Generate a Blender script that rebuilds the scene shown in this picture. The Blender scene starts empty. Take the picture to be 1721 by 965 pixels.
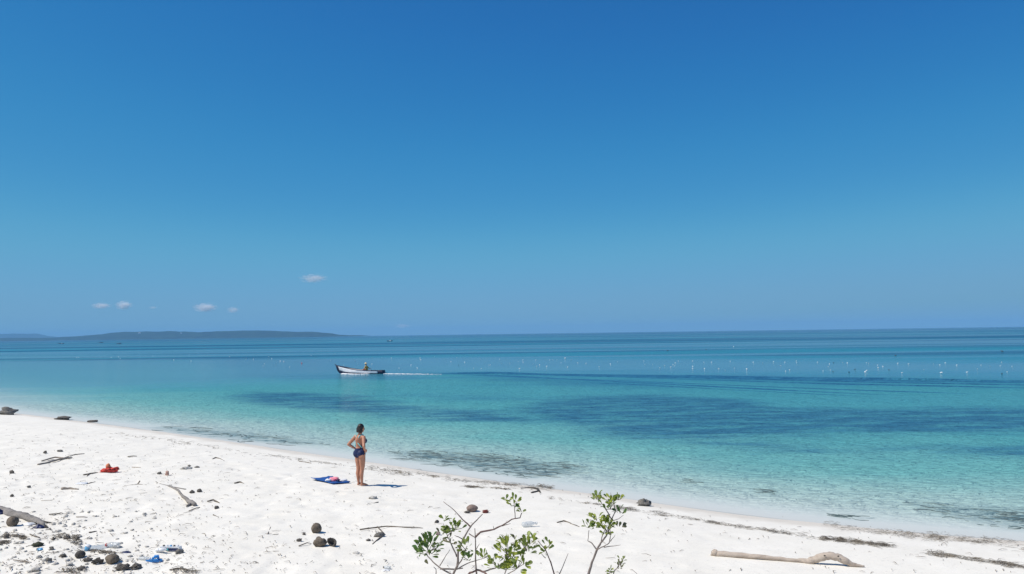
import bpy, bmesh, math, random
import numpy as np
from mathutils import Vector, Matrix, Euler, noise as mnoise

R = math.radians
random.seed(7)
rng = np.random.default_rng(7)
SC = bpy.context.scene
COL = SC.collection

# ------------------------------------------------------------------ camera
CAM_H = 4.3
F_PX = 1300.0                       # focal length in pixels of the 1721-wide photograph
cam_d = bpy.data.cameras.new('camera')
cam_d.sensor_width = 36.0
cam_d.lens = F_PX / 1721.0 * 36.0
cam_d.clip_start = 0.1
cam_d.clip_end = 80000.0
cam = bpy.data.objects.new('camera', cam_d)
COL.objects.link(cam)
CAM_M = Matrix.Translation((0, 0, CAM_H)) @ Matrix.Rotation(R(90 + 3.44), 4, 'X') @ Matrix.Rotation(R(-0.80), 4, 'Z')
cam.matrix_world = CAM_M
SC.camera = cam

# ------------------------------------------------------------------ sky, sun, exposure
SUN_EL, SUN_AZ = 55.0, 256.0         # azimuth measured clockwise from +Y (the view direction): left and a little behind
world = bpy.data.worlds.new('World')
SC.world = world
world.use_nodes = True
wn, wl = world.node_tree.nodes, world.node_tree.links
wn.clear()
sky = wn.new('ShaderNodeTexSky')
sky.sky_type = 'NISHITA'
sky.sun_disc = False
sky.sun_elevation = R(SUN_EL)
sky.sun_rotation = R(SUN_AZ)
sky.altitude = 0
sky.air_density = 0.3
sky.dust_density = 0.0
sky.ozone_density = 6.0
# colour grade of the whole sky (the camera's strong blues): same curve everywhere
sc1 = wn.new('ShaderNodeVectorMath'); sc1.operation = 'SCALE'; sc1.inputs['Scale'].default_value = 0.1
sc2 = wn.new('ShaderNodeVectorMath'); sc2.operation = 'SCALE'; sc2.inputs['Scale'].default_value = 10.0
grade = wn.new('ShaderNodeRGBCurve')
for _ci, _pts in enumerate([
        [(0, 0), (.033, .019), (.042, .026), (.063, .050), (.124, .130), (.257, .172), (.33, .172), (1, .5)],
        [(0, 0), (.067, .150), (.083, .190), (.125, .270), (.238, .380), (.442, .372), (.53, .366), (1, .6)],
        [(0, 0), (.160, .434), (.197, .485), (.287, .555), (.49, .600), (.723, .550), (.778, .530), (1, .60)]]):
    _c = grade.mapping.curves[_ci]
    _c.points[0].location = _pts[0]; _c.points[1].location = _pts[-1]
    for _p in _pts[1:-1]: _c.points.new(*_p)
    for _p in _c.points: _p.handle_type = 'AUTO_CLAMPED'
grade.mapping.update()
bg = wn.new('ShaderNodeBackground'); bg.inputs[1].default_value = 0.10
wo = wn.new('ShaderNodeOutputWorld')
wl.new(sky.outputs[0], sc1.inputs[0]); wl.new(sc1.outputs[0], grade.inputs['Color'])
wl.new(grade.outputs[0], sc2.inputs[0]); wl.new(sc2.outputs[0], bg.inputs[0]); wl.new(bg.outputs[0], wo.inputs[0])

sun_d = bpy.data.lights.new('sun', 'SUN')
sun_d.energy = 4.6
sun_d.angle = R(0.5)
sun_d.color = (1.0, 0.94, 0.84)
sun = bpy.data.objects.new('sun', sun_d)
COL.objects.link(sun)
_sd = Vector((math.sin(R(SUN_AZ)) * math.cos(R(SUN_EL)), math.cos(R(SUN_AZ)) * math.cos(R(SUN_EL)), math.sin(R(SUN_EL))))
sun.rotation_euler = _sd.to_track_quat('Z', 'Y').to_euler()
sun.location = _sd * 50

SC.view_settings.view_transform = 'Standard'
SC.view_settings.look = 'None'
SC.view_settings.exposure = 0.0
SC.view_settings.gamma = 1.0
SC.view_settings.use_curve_mapping = False
SC.cycles.max_bounces = 10
SC.cycles.volume_bounces = 8
SC.cycles.transparent_max_bounces = 16

# ------------------------------------------------------------------ node helpers
def new_mat(name):
    m = bpy.data.materials.new(name)
    m.use_nodes = True
    nt = m.node_tree
    nt.nodes.clear()
    return m, nt
def N(nt, typ, **kw):
    n = nt.nodes.new(typ)
    for k, v in kw.items():
        if k.startswith('in_'):
            key = k[3:]
            key = int(key) if key.isdigit() else key.replace('_', ' ')
            n.inputs[key].default_value = v
        else:
            setattr(n, k, v)
    return n
def L(nt, a, b):
    nt.links.new(a, b)
def math_n(nt, op, a, b=None, c=None, clamp=False):
    n = nt.nodes.new('ShaderNodeMath'); n.operation = op; n.use_clamp = clamp
    for i, v in enumerate((a, b, c)):
        if v is None: continue
        if isinstance(v, (int, float)): n.inputs[i].default_value = v
        else: L(nt, v, n.inputs[i])
    return n.outputs[0]
def smooth(nt, v, lo, hi):
    n = nt.nodes.new('ShaderNodeMapRange'); n.interpolation_type = 'SMOOTHSTEP'
    L(nt, v, n.inputs[0]); n.inputs[1].default_value = lo; n.inputs[2].default_value = hi
    return n.outputs[0]
def ramp(nt, v, stops, interp='LINEAR'):
    n = nt.nodes.new('ShaderNodeValToRGB'); n.color_ramp.interpolation = interp
    e = n.color_ramp.elements
    while len(e) > 1: e.remove(e[-1])
    e[0].position = stops[0][0]; e[0].color = (*stops[0][1], 1)
    for p, c in stops[1:]:
        q = e.new(p); q.color = (*c, 1)
    L(nt, v, n.inputs[0])
    return n.outputs[0]
def mixc(nt, f, a, b, mode='MIX'):
    n = nt.nodes.new('ShaderNodeMix'); n.data_type = 'RGBA'; n.blend_type = mode
    for s, v in ((n.inputs[0], f), (n.inputs[6], a), (n.inputs[7], b)):
        if isinstance(v, (int, float)): s.default_value = v
        elif isinstance(v, tuple): s.default_value = (*v, 1)
        else: L(nt, v, s)
    return n.outputs[2]
def noise_n(nt, vec, scale, detail=4.0, rough=0.55, mapscale=None, dist=0.0):
    if mapscale is not None:
        mp = nt.nodes.new('ShaderNodeMapping'); mp.inputs['Scale'].default_value = mapscale
        L(nt, vec, mp.inputs[0]); vec = mp.outputs[0]
    n = nt.nodes.new('ShaderNodeTexNoise')
    n.inputs['Scale'].default_value = scale; n.inputs['Detail'].default_value = detail
    n.inputs['Roughness'].default_value = rough; n.inputs['Distortion'].default_value = dist
    L(nt, vec, n.inputs['Vector'])
    return n.outputs['Fac']
def geo_pos(nt):
    return nt.nodes.new('ShaderNodeNewGeometry').outputs['Position']

# ------------------------------------------------------------------ numpy noise
def vnoise(x, y, seed=0):
    x = np.asarray(x, float); y = np.asarray(y, float)
    xi = np.floor(x).astype(np.int64); yi = np.floor(y).astype(np.int64)
    fx = x - xi; fy = y - yi
    fx = fx * fx * (3 - 2 * fx); fy = fy * fy * (3 - 2 * fy)
    def h(a, b):
        n = (a * 374761393 + b * 668265263 + seed * 1442695041) & 0xffffffff
        n = ((n ^ (n >> 13)) * 1274126177) & 0xffffffff
        n = n ^ (n >> 16)
        return (n & 0xffff) / 65535.0
    return (h(xi, yi) * (1 - fx) + h(xi + 1, yi) * fx) * (1 - fy) + (h(xi, yi + 1) * (1 - fx) + h(xi + 1, yi + 1) * fx) * fy
def fbm(x, y, seed=0, oct=4):
    s = 0; a = 0.5
    for k in range(oct):
        s = s + a * (vnoise(x * 2 ** k + 17.3 * k, y * 2 ** k - 9.1 * k, seed + k) - 0.5); a *= 0.5
    return s
def sstep(v, lo, hi):
    t = np.clip((v - lo) / (hi - lo), 0, 1)
    return t * t * (3 - 2 * t)

# ------------------------------------------------------------------ the lie of the land
SHX = np.array([-400., -120., -60., -31., -19.5, -11.3, -5.3, -1.1, 2.2, 4.8, 7.1, 10.4, 20., 60., 400.])
SHY = np.array([380., 132., 75., 47.2, 38.6, 31.9, 26.9, 23.3, 20.8, 18.6, 17.1, 15.6, 12.6, 2., -90.])
_gx = np.linspace(-400, 400, 8001)
_gy = np.interp(_gx, SHX, SHY)
_k = np.exp(-0.5 * (np.arange(-40, 41) / 14.0) ** 2); _k /= _k.sum()
_gy = np.convolve(np.pad(_gy, 40, mode='edge'), _k, mode='valid')
_gs = np.gradient(_gy, _gx)
def shore_s(x, y):
    """distance inland from the water's edge (negative out in the water)"""
    ys = np.interp(x, _gx, _gy); sl = np.interp(x, _gx, _gs)
    return (ys - y) / np.sqrt(1 + sl * sl)
def land_z(x, y, detail=True):
    x = np.asarray(x, float); y = np.asarray(y, float)
    s = shore_s(x, y) + 0.25 * fbm(x / 2.3, y / 2.3, 3, 3)
    sp = np.maximum(s, 0); sn = np.maximum(-s, 0)
    z = 0.62 * (1 - np.exp(-sp / 5.5)) + 0.012 * np.minimum(sp, 30) - 0.075 * np.minimum(sn, 5) - 0.03 * np.clip(sn - 5, 0, 60)
    bank = 2.25 * (1 - sstep(y + 0.06 * np.abs(x), 1.5, 10.5))
    z = z + bank * sstep(sp, 0.5, 6)
    if detail:
        dry = sstep(s, 0.6, 4.0)
        left = sstep(-x + (20 - y) * 0.35, -4, 6)
        z = z + dry * (0.10 * fbm(x / 3.1, y / 3.1, 11, 3) + (0.016 + 0.034 * left) * fbm(x / 0.45, y / 0.45, 21, 3))
        # trodden hollows
        p = vnoise(x / 0.33, y / 0.33, 31)
        z = z - dry * (0.006 + 0.018 * left) * sstep(p, 0.62, 0.95)
    return z
def ray(px, py):
    d = CAM_M.to_3x3() @ Vector(((px - 860.5) / F_PX, -(py - 482.5) / F_PX, -1.0))
    return d.normalized()
def on_ground(px, py, detail=True):
    d = ray(px, py); o = Vector((0, 0, CAM_H))
    t = np.arange(8, 60, 0.1)
    X, Y, Z = d.x * t, d.y * t, CAM_H + d.z * t
    f = Z - land_z(X, Y, detail)
    i = int(np.argmax(f < 0))
    a, b = f[i - 1], f[i]
    tt = t[i - 1] + 0.1 * a / (a - b)
    return Vector((d.x * tt, d.y * tt, float(CAM_H + d.z * tt)))
def on_water(px, py, z=0.0):
    d = ray(px, py); t = (z - CAM_H) / d.z
    return Vector((d.x * t, d.y * t, z))
def at_depth(px, py, Y):
    d = ray(px, py); t = Y / d.y
    return Vector((d.x * t, Y, CAM_H + d.z * t))

# ------------------------------------------------------------------ object helpers
def tag(o, label=None, cat=None, group=None, kind=None):
    if label: o['label'] = label
    if cat: o['category'] = cat
    if group: o['group'] = group
    if kind: o['kind'] = kind
    return o
def grid_mesh(name, X, Y, Z, mat, smooth_=True):
    nr, nc = X.shape
    co = np.stack([X, Y, Z], -1).reshape(-1, 3).astype(np.float32)
    i = np.arange(nr * nc).reshape(nr, nc)
    q = np.stack([i[:-1, :-1], i[:-1, 1:], i[1:, 1:], i[1:, :-1]], -1).reshape(-1, 4)
    me = bpy.data.meshes.new(name)
    me.vertices.add(len(co)); me.vertices.foreach_set('co', co.ravel())
    me.loops.add(q.size); me.loops.foreach_set('vertex_index', q.ravel().astype(np.int32))
    me.polygons.add(len(q)); me.polygons.foreach_set('loop_start', np.arange(0, q.size, 4, dtype=np.int32))
    me.polygons.foreach_set('loop_total', np.full(len(q), 4, np.int32))
    me.polygons.foreach_set('use_smooth', np.full(len(q), smooth_))
    me.update(calc_edges=True)
    me.materials.append(mat)
    o = bpy.data.objects.new(name, me); COL.objects.link(o)
    return o
def vattr(o, name, vals):
    a = o.data.attributes.new(name, 'FLOAT', 'POINT')
    a.data.foreach_set('value', np.asarray(vals, np.float32).ravel())

# ------------------------------------------------------------------ sand
def mat_sand():
    m, nt = new_mat('white_coral_sand')
    p = geo_pos(nt)
    at = N(nt, 'ShaderNodeAttribute', attribute_name='shore').outputs['Fac']
    n1 = noise_n(nt, p, 1.3, 5); n2 = noise_n(nt, p, 14.0, 6, 0.65); n3 = noise_n(nt, p, 90.0, 2, 0.6)
    c = ramp(nt, n1, [(0.3, (0.755, 0.715, 0.635)), (0.7, (0.825, 0.785, 0.705))])
    c = mixc(nt, smooth(nt, n2, 0.56, 0.74), c, (0.60, 0.57, 0.515))
    c = mixc(nt, math_n(nt, 'MULTIPLY', smooth(nt, n3, 0.62, 0.75), 0.35), c, (0.45, 0.42, 0.38))
    # damp sand along the water's edge
    ws = math_n(nt, 'ADD', at, math_n(nt, 'MULTIPLY', math_n(nt, 'SUBTRACT', n1, 0.5), 1.2))
    wet = math_n(nt, 'MULTIPLY', math_n(nt, 'SUBTRACT', 1.0, smooth(nt, ws, 0.2, 1.15)), smooth(nt, ws, -0.9, 0.1))
    c = mixc(nt, math_n(nt, 'MULTIPLY', wet, 0.5), c, (0.50, 0.44, 0.37))
    b = N(nt, 'ShaderNodeBump', in_Strength=0.4, in_Distance=0.02)
    h = math_n(nt, 'ADD', math_n(nt, 'MULTIPLY', noise_n(nt, p, 5.0, 6, 0.6), 1.0), math_n(nt, 'MULTIPLY', noise_n(nt, p, 40.0, 3, 0.6), 0.25))
    L(nt, math_n(nt, 'MULTIPLY', h, smooth(nt, at, -0.2, 1.6)), b.inputs['Height'])
    s = N(nt, 'ShaderNodeBsdfPrincipled', in_Roughness=0.95)
    s.inputs['Specular IOR Level'].default_value = 0.15
    L(nt, c, s.inputs['Base Color']); L(nt, b.outputs[0], s.inputs['Normal'])
    o = N(nt, 'ShaderNodeOutputMaterial'); L(nt, s.outputs[0], o.inputs[0])
    return m
SAND = mat_sand()
_xs = np.concatenate([np.linspace(-400, -46, 60)[:-1], np.linspace(-46, -14, 320)[:-1], np.linspace(-14, 14, 430)[:-1], np.linspace(14, 60, 60)])
_ys = np.concatenate([np.linspace(-60, 3, 30)[:-1], np.linspace(3, 9, 40)[:-1], np.linspace(9, 24, 260)[:-1], np.linspace(24, 52, 200)[:-1], np.linspace(52, 140, 70)])
_X, _Y = np.meshgrid(_xs, _ys)
ground = grid_mesh('beach_sand', _X, _Y, land_z(_X, _Y), SAND)
vattr(ground, 'shore', shore_s(_X, _Y))
tag(ground, kind='structure')

# ------------------------------------------------------------------ sea
def ell(X, Y, cx, cy, rx, ry, rot=0.0):
    c, s = math.cos(rot), math.sin(rot)
    u = ((X - cx) * c + (Y - cy) * s) / rx; v = (-(X - cx) * s + (Y - cy) * c) / ry
    return 1 - np.sqrt(u * u + v * v)
def mat_sea():
    m, nt = new_mat('sea_water')
    p = geo_pos(nt)
    A = lambda n: N(nt, 'ShaderNodeAttribute', attribute_name=n).outputs['Fac']
    off = A('offshore')
    sep = N(nt, 'ShaderNodeSeparateXYZ'); L(nt, p, sep.inputs[0])
    cen = lambda v, k: math_n(nt, 'MULTIPLY', math_n(nt, 'SUBTRACT', v, 0.5), k)
    add = lambda a, b: math_n(nt, 'ADD', a, b)
    mul = lambda a, b: math_n(nt, 'MULTIPLY', a, b)
    # bed seen through the water: sand colour washed towards turquoise, then blue, with depth
    lg = math_n(nt, 'LOGARITHM', math_n(nt, 'MAXIMUM', off, 0.1), 10.0)     # log10 metres
    wob = noise_n(nt, p, 1.0, 4, 0.55, (0.05, 0.12, 0.05))
    f = math_n(nt, 'DIVIDE', add(add(lg, cen(wob, 0.45)), 1.0), 5.0)        # 0.1 m -> 0, 10 km -> 1
    pos = lambda d: (math.log10(d) + 1.0) / 5.0
    body = ramp(nt, f, [(pos(0.12), (0.55, 0.56, 0.535)), (pos(0.6), (0.55, 0.58, 0.555)), (pos(1.5), (0.47, 0.55, 0.52)), (pos(4), (0.34, 0.51, 0.475)), (pos(8), (0.155, 0.41, 0.395)),
                        (pos(16), (0.08, 0.325, 0.35)), (pos(40), (0.06, 0.285, 0.345)), (pos(70), (0.045, 0.235, 0.345)),
                        (pos(160), (0.025, 0.22, 0.325)), (pos(500), (0.02, 0.21, 0.305)), (pos(3000), (0.015, 0.13, 0.22))])
    # weed beds; wake ridges borrow these blues as painted dark reflection
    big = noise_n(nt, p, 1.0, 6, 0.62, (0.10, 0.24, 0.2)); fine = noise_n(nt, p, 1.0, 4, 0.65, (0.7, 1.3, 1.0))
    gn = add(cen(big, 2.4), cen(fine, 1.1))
    gm = mul(smooth(nt, add(A('seagrass_or_wake_shade'), gn), -0.45, 0.95), add(0.34, mul(smooth(nt, noise_n(nt, p, 1.0, 6, 0.72, (0.26, 0.8, 1.0)), 0.36, 0.56), 0.66)))
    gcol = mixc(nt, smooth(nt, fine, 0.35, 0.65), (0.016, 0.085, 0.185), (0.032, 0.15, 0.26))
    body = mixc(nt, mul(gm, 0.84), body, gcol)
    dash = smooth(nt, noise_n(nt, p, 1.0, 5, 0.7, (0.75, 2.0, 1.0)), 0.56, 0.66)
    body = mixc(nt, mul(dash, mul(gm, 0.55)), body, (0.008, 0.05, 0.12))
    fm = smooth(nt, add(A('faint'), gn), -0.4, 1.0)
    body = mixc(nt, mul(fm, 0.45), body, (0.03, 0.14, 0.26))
    ragged = noise_n(nt, p, 1.0, 6, 0.72, (1.2, 4.5, 1.0))
    rm = mul(smooth(nt, add(A('reef'), add(cen(ragged, 7.5), -0.85)), 0.0, 0.35), 0.9)
    body = mixc(nt, rm, body, (0.055, 0.11, 0.135))
    rh = mul(smooth(nt, A('reef'), -0.3, 0.6), 0.38)
    body = mixc(nt, rh, body, (0.20, 0.30, 0.30))
    # broad bands of deeper and shallower bed further out
    b1 = noise_n(nt, p, 1.0, 3, 0.5, (0.004, 0.022, 0.01)); b2 = noise_n(nt, p, 1.0, 3, 0.5, (0.0006, 0.0042, 0.01)); b3 = noise_n(nt, p, 1.0, 2, 0.5, (0.00012, 0.0009, 0.01))
    far = smooth(nt, sep.outputs[1], 60, 150)
    bands = math_n(nt, 'MAXIMUM', smooth(nt, b1, 0.50, 0.60), math_n(nt, 'MAXIMUM', smooth(nt, b2, 0.50, 0.58), smooth(nt, b3, 0.50, 0.58)))
    body = mixc(nt, mul(far, mul(bands, 0.8)), body, (0.010, 0.085, 0.19))
    opa = smooth(nt, off, -0.15, 0.10)
    # ripples, with calm slicks between that mirror the low sky
    c1 = noise_n(nt, p, 1.0, 3, 0.5, (0.0022, 0.034, 0.01)); c2 = noise_n(nt, p, 1.0, 3, 0.5, (0.0004, 0.007, 0.01))
    slick = math_n(nt, 'MAXIMUM', smooth(nt, c1, 0.49, 0.60), smooth(nt, c2, 0.50, 0.59))
    calm = math_n(nt, 'MAXIMUM', mul(far, slick), smooth(nt, add(A('calm'), add(cen(big, 1.2), cen(noise_n(nt, p, 1.0, 3, 0.5, (0.02, 0.05, 0.02)), 1.6))), -1.0, 0.8))
    r1 = noise_n(nt, p, 1.0, 4, 0.62, (1.6, 4.0, 1.0)); r2 = noise_n(nt, p, 1.0, 3, 0.6, (0.3, 0.8, 1.0))
    h = add(mul(r1, 0.45), r2)
    bmp = N(nt, 'ShaderNodeBump', in_Distance=0.16)
    L(nt, h, bmp.inputs['Height'])
    L(nt, mul(math_n(nt, 'SUBTRACT', 0.75, mul(calm, 0.6)), smooth(nt, off, 0.0, 5.0)), bmp.inputs['Strength'])
    fr = N(nt, 'ShaderNodeFresnel', in_IOR=1.33); L(nt, bmp.outputs[0], fr.inputs['Normal'])
    gl = N(nt, 'ShaderNodeBsdfGlossy', in_Roughness=0.06); L(nt, bmp.outputs[0], gl.inputs['Normal'])
    df = N(nt, 'ShaderNodeBsdfDiffuse'); L(nt, body, df.inputs['Color'])
    lap = N(nt, 'ShaderNodeBump', in_Distance=0.32)
    hh = add(noise_n(nt, p, 1.0, 3, 0.6, (2.2, 5.0, 1.0), 0.6), mul(noise_n(nt, p, 1.0, 3, 0.6, (0.5, 1.1, 1.0)), 1.6))
    L(nt, hh, lap.inputs['Height']); L(nt, mul(smooth(nt, off, 0.1, 2.5), math_n(nt, 'SUBTRACT', 0.85, mul(calm, 0.6))), lap.inputs['Strength'])
    L(nt, lap.outputs[0], df.inputs['Normal'])
    tr = N(nt, 'ShaderNodeBsdfTransparent'); tr.inputs[0].default_value = (0.94, 0.98, 0.99, 1)
    mx = N(nt, 'ShaderNodeMixShader'); L(nt, opa, mx.inputs[0]); L(nt, tr.outputs[0], mx.inputs[1]); L(nt, df.outputs[0], mx.inputs[2])
    mx2 = N(nt, 'ShaderNodeMixShader'); L(nt, mul(fr.outputs[0], add(0.26, mul(calm, 0.58))), mx2.inputs[0])
    L(nt, mx.outputs[0], mx2.inputs[1]); L(nt, gl.outputs[0], mx2.inputs[2])
    o = N(nt, 'ShaderNodeOutputMaterial'); L(nt, mx2.outputs[0], o.inputs[0])
    return m
SEA = mat_sea()
_t = np.linspace(-2.2, 2.2, 361)
_r = np.concatenate([np.linspace(6, 60, 260)[:-1], np.geomspace(60, 400, 200)[:-1], np.geomspace(400, 12000, 160)])
_T, _RR = np.meshgrid(_t, _r)
WX, WY = _T * _RR, _RR.copy()
sea = grid_mesh('sea', WX, WY, np.zeros_like(WX), SEA)
vattr(sea, 'offshore', -shore_s(WX, WY))
def poly_sdf(X, Y, pts):
    """signed distance (positive inside) to a polygon on the water, in metres"""
    P = np.array([tuple(on_water(*q))[:2] for q in pts])
    best = np.full(X.shape, 1e9); ins = np.zeros(X.shape, bool)
    for (x0, y0), (x1, y1) in zip(P, np.roll(P, -1, 0)):
        ex, ey = x1 - x0, y1 - y0
        t = np.clip(((X - x0) * ex + (Y - y0) * ey) / (ex * ex + ey * ey), 0, 1)
        best = np.minimum(best, np.hypot(X - x0 - t * ex, Y - y0 - t * ey))
        c = ((y0 > Y) != (y1 > Y)) & (X < (x1 - x0) * (Y - y0) / (y1 - y0 + 1e-12) + x0)
        ins ^= c
    return np.where(ins, best, -best)
BEDS = [[(840, 690), (900, 671), (1000, 664), (1120, 662), (1240, 670), (1330, 683), (1480, 685), (1721, 683), (2100, 686), (2100, 738), (1721, 732), (1500, 738), (1340, 728), (1200, 733), (1300, 742), (1420, 758), (1480, 770), (1380, 768), (1300, 760), (1200, 752), (1110, 745), (1030, 734), (950, 716), (890, 706)],
        [(370, 669), (420, 657), (520, 659), (620, 667), (700, 679), (760, 687), (850, 690), (960, 712), (870, 712), (780, 710), (700, 706), (640, 702), (560, 693), (480, 686), (420, 678)],
        [(1380, 756), (1500, 746), (1721, 748), (2100, 758), (2100, 800), (1721, 776), (1580, 766), (1450, 770)], [(1000, 700), (1200, 705), (1420, 715), (1420, 735), (1200, 745), (1080, 738), (960, 716)]]
FAINT = [[(690, 666), (780, 661), (890, 668), (860, 676), (760, 675)], [(1160, 767), (1240, 766), (1240, 771), (1160, 772)], [(350, 600), (620, 604), (760, 622), (740, 638), (480, 640), (360, 632)],
         [(740, 634), (900, 632), (1100, 640), (1250, 652), (1130, 656), (950, 650), (800, 643)], [(1080, 628), (1721, 634), (2100, 640), (2100, 656), (1721, 648), (1400, 645), (1200, 641)]]
REEFS = [[(235, 718), (300, 716), (420, 726), (540, 742), (560, 750), (480, 748), (400, 742), (300, 730)],
         [(650, 758), (720, 757), (800, 760), (900, 771), (985, 783), (1003, 790), (950, 800), (890, 806), (820, 795), (740, 783), (670, 772)],
         [(1396, 865), (1430, 865), (1466, 871), (1440, 875), (1402, 871)], [(1255, 823), (1290, 822), (1335, 829), (1300, 832)], [(1130, 806), (1170, 806), (1190, 812), (1150, 812)],
         [(1500, 838), (1600, 848), (1721, 852), (2000, 880), (2000, 930), (1721, 893), (1620, 878), (1560, 862)]]
CALM = [[(-900, 612), (430, 603), (860, 601), (1300, 606), (2300, 612), (2300, 634), (1300, 629), (760, 627), (560, 632), (330, 648), (120, 664), (-900, 690)]]
near = WY < 400
def attr_from(polys, width):
    g = np.full(WX.shape, -2.0)
    for q in polys: g[near] = np.maximum(g[near], np.clip(poly_sdf(WX[near], WY[near], q) / width, -2, 1))
    return g
vattr(sea, 'seagrass_or_wake_shade', attr_from(BEDS, 2.6))
vattr(sea, 'faint', attr_from(FAINT, 6.0))
vattr(sea, 'reef', attr_from(REEFS, 0.8))
vattr(sea, 'calm', attr_from(CALM, 16.0))
tag(sea, kind='structure')

# ------------------------------------------------------------------ mesh builder
class MB:
    def __init__(self): self.v = []; self.f = []
    def add(self, verts, faces):
        b = len(self.v); self.v += [tuple(v) for v in verts]; self.f += [tuple(b + i for i in q) for q in faces]
        return self
    def tube(self, pts, radii, n=8, cap=True, squash=1.0, jit=0.0):
        pts = [Vector(p) for p in pts]; rings = []
        up = None
        for i, p in enumerate(pts):
            d = (pts[min(i + 1, len(pts) - 1)] - pts[max(i - 1, 0)]).normalized()
            if up is None:
                up = Vector((0, 0, 1)) if abs(d.z) < 0.9 else Vector((1, 0, 0))
            a = d.cross(up).normalized(); up = a.cross(d).normalized()
            ring = []
            for k in range(n):
                t = 2 * math.pi * k / n
                r = radii[i] * (1 + (random.uniform(-jit, jit) if jit else 0))
                ring.append(p + a * math.cos(t) * r + up * math.sin(t) * r * squash)
            rings.append(ring)
        v = [q for r_ in rings for q in r_]; f = []
        for i in range(len(pts) - 1):
            for k in range(n):
                f.append((i * n + k, i * n + (k + 1) % n, (i + 1) * n + (k + 1) % n, (i + 1) * n + k))
        if cap:
            f.append(tuple(range(n))[::-1]); f.append(tuple((len(pts) - 1) * n + k for k in range(n)))
        return self.add(v, f)
    def blob(self, c, r, seg=12, rings=8, rough=0.0, rot=None, seed=0, freq=1.5, pole=0.0):
        c = Vector(c); v = []; f = []
        M = Euler(rot).to_matrix() if rot else Matrix.Identity(3)
        for i in range(rings + 1):
            th = math.pi * i / rings
            for k in range(seg):
                ph = 2 * math.pi * k / seg
                d = Vector((math.sin(th) * math.cos(ph), math.sin(th) * math.sin(ph), math.cos(th)))
                s_ = 1 + rough * mnoise.noise(d * freq + Vector((seed * 3.7, seed * 1.3, 0))) * 2
                v.append(c + M @ Vector((d.x * r[0] * s_, d.y * r[1] * s_, d.z * r[2] * s_)))
        for i in range(rings):
            for k in range(seg):
                a_, b_ = i * seg + k, i * seg + (k + 1) % seg
                if i == 0: f.append((a_, b_ + seg, a_ + seg)[::-1] if False else (a_, a_ + seg, b_ + seg))
                elif i == rings - 1: f.append((a_, a_ + seg, b_))
                else: f.append((a_, a_ + seg, b_ + seg, b_))
        return self.add(v, f)
    def box(self, c, s, rot=None, taper=1.0):
        M = Euler(rot).to_matrix() if rot else Matrix.Identity(3); c = Vector(c); v = []
        for z in (-1, 1):
            k = taper if z > 0 else 1.0
            for x, y in ((-1, -1), (1, -1), (1, 1), (-1, 1)):
                v.append(c + M @ Vector((x * s[0] / 2 * k, y * s[1] / 2 * k, z * s[2] / 2)))
        return self.add(v, [(3, 2, 1, 0), (4, 5, 6, 7), (0, 1, 5, 4), (1, 2, 6, 5), (2, 3, 7, 6), (3, 0, 4, 7)])
    def build(self, name, mat, parent=None, loc=(0, 0, 0), smooth_=True):
        me = bpy.data.meshes.new(name); me.from_pydata(self.v, [], self.f)
        bm = bmesh.new(); bm.from_mesh(me); bmesh.ops.remove_doubles(bm, verts=bm.verts, dist=1e-6)
        bmesh.ops.recalc_face_normals(bm, faces=bm.faces); bm.to_mesh(me); bm.free()
        if smooth_:
            me.polygons.foreach_set('use_smooth', np.ones(len(me.polygons), bool))
        me.materials.append(mat); me.update()
        o = bpy.data.objects.new(name, me); COL.objects.link(o)
        o.location = loc
        if parent: o.parent = parent
        return o
def empty(name, loc, rz=0.0):
    o = bpy.data.objects.new(name, None); COL.objects.link(o); o.location = loc; o.rotation_euler = (0, 0, rz)
    o.empty_display_size = 0.2
    return o
def simple(name, col, rough=0.8, var=0.25, scale=6.0, bump=0.0, spec=0.3, coords='Object', col2=None, bscale=None):
    """procedural paint/wood/cloth: base colour with mottling and fine relief"""
    m, nt = new_mat(name)
    p = N(nt, 'ShaderNodeTexCoord').outputs[coords]
    n1 = noise_n(nt, p, scale, 5, 0.62)
    c2 = col2 if col2 else tuple(c * (1 - var) for c in col)
    c = ramp(nt, n1, [(0.35, c2), (0.65, col)])
    s = N(nt, 'ShaderNodeBsdfPrincipled', in_Roughness=rough); s.inputs['Specular IOR Level'].default_value = spec
    L(nt, c, s.inputs['Base Color'])
    if bump:
        b = N(nt, 'ShaderNodeBump', in_Strength=1.0, in_Distance=bump)
        L(nt, noise_n(nt, p, bscale or scale * 3, 5, 0.65), b.inputs['Height']); L(nt, b.outputs[0], s.inputs['Normal'])
    o = N(nt, 'ShaderNodeOutputMaterial'); L(nt, s.outputs[0], o.inputs[0])
    return m

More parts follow.
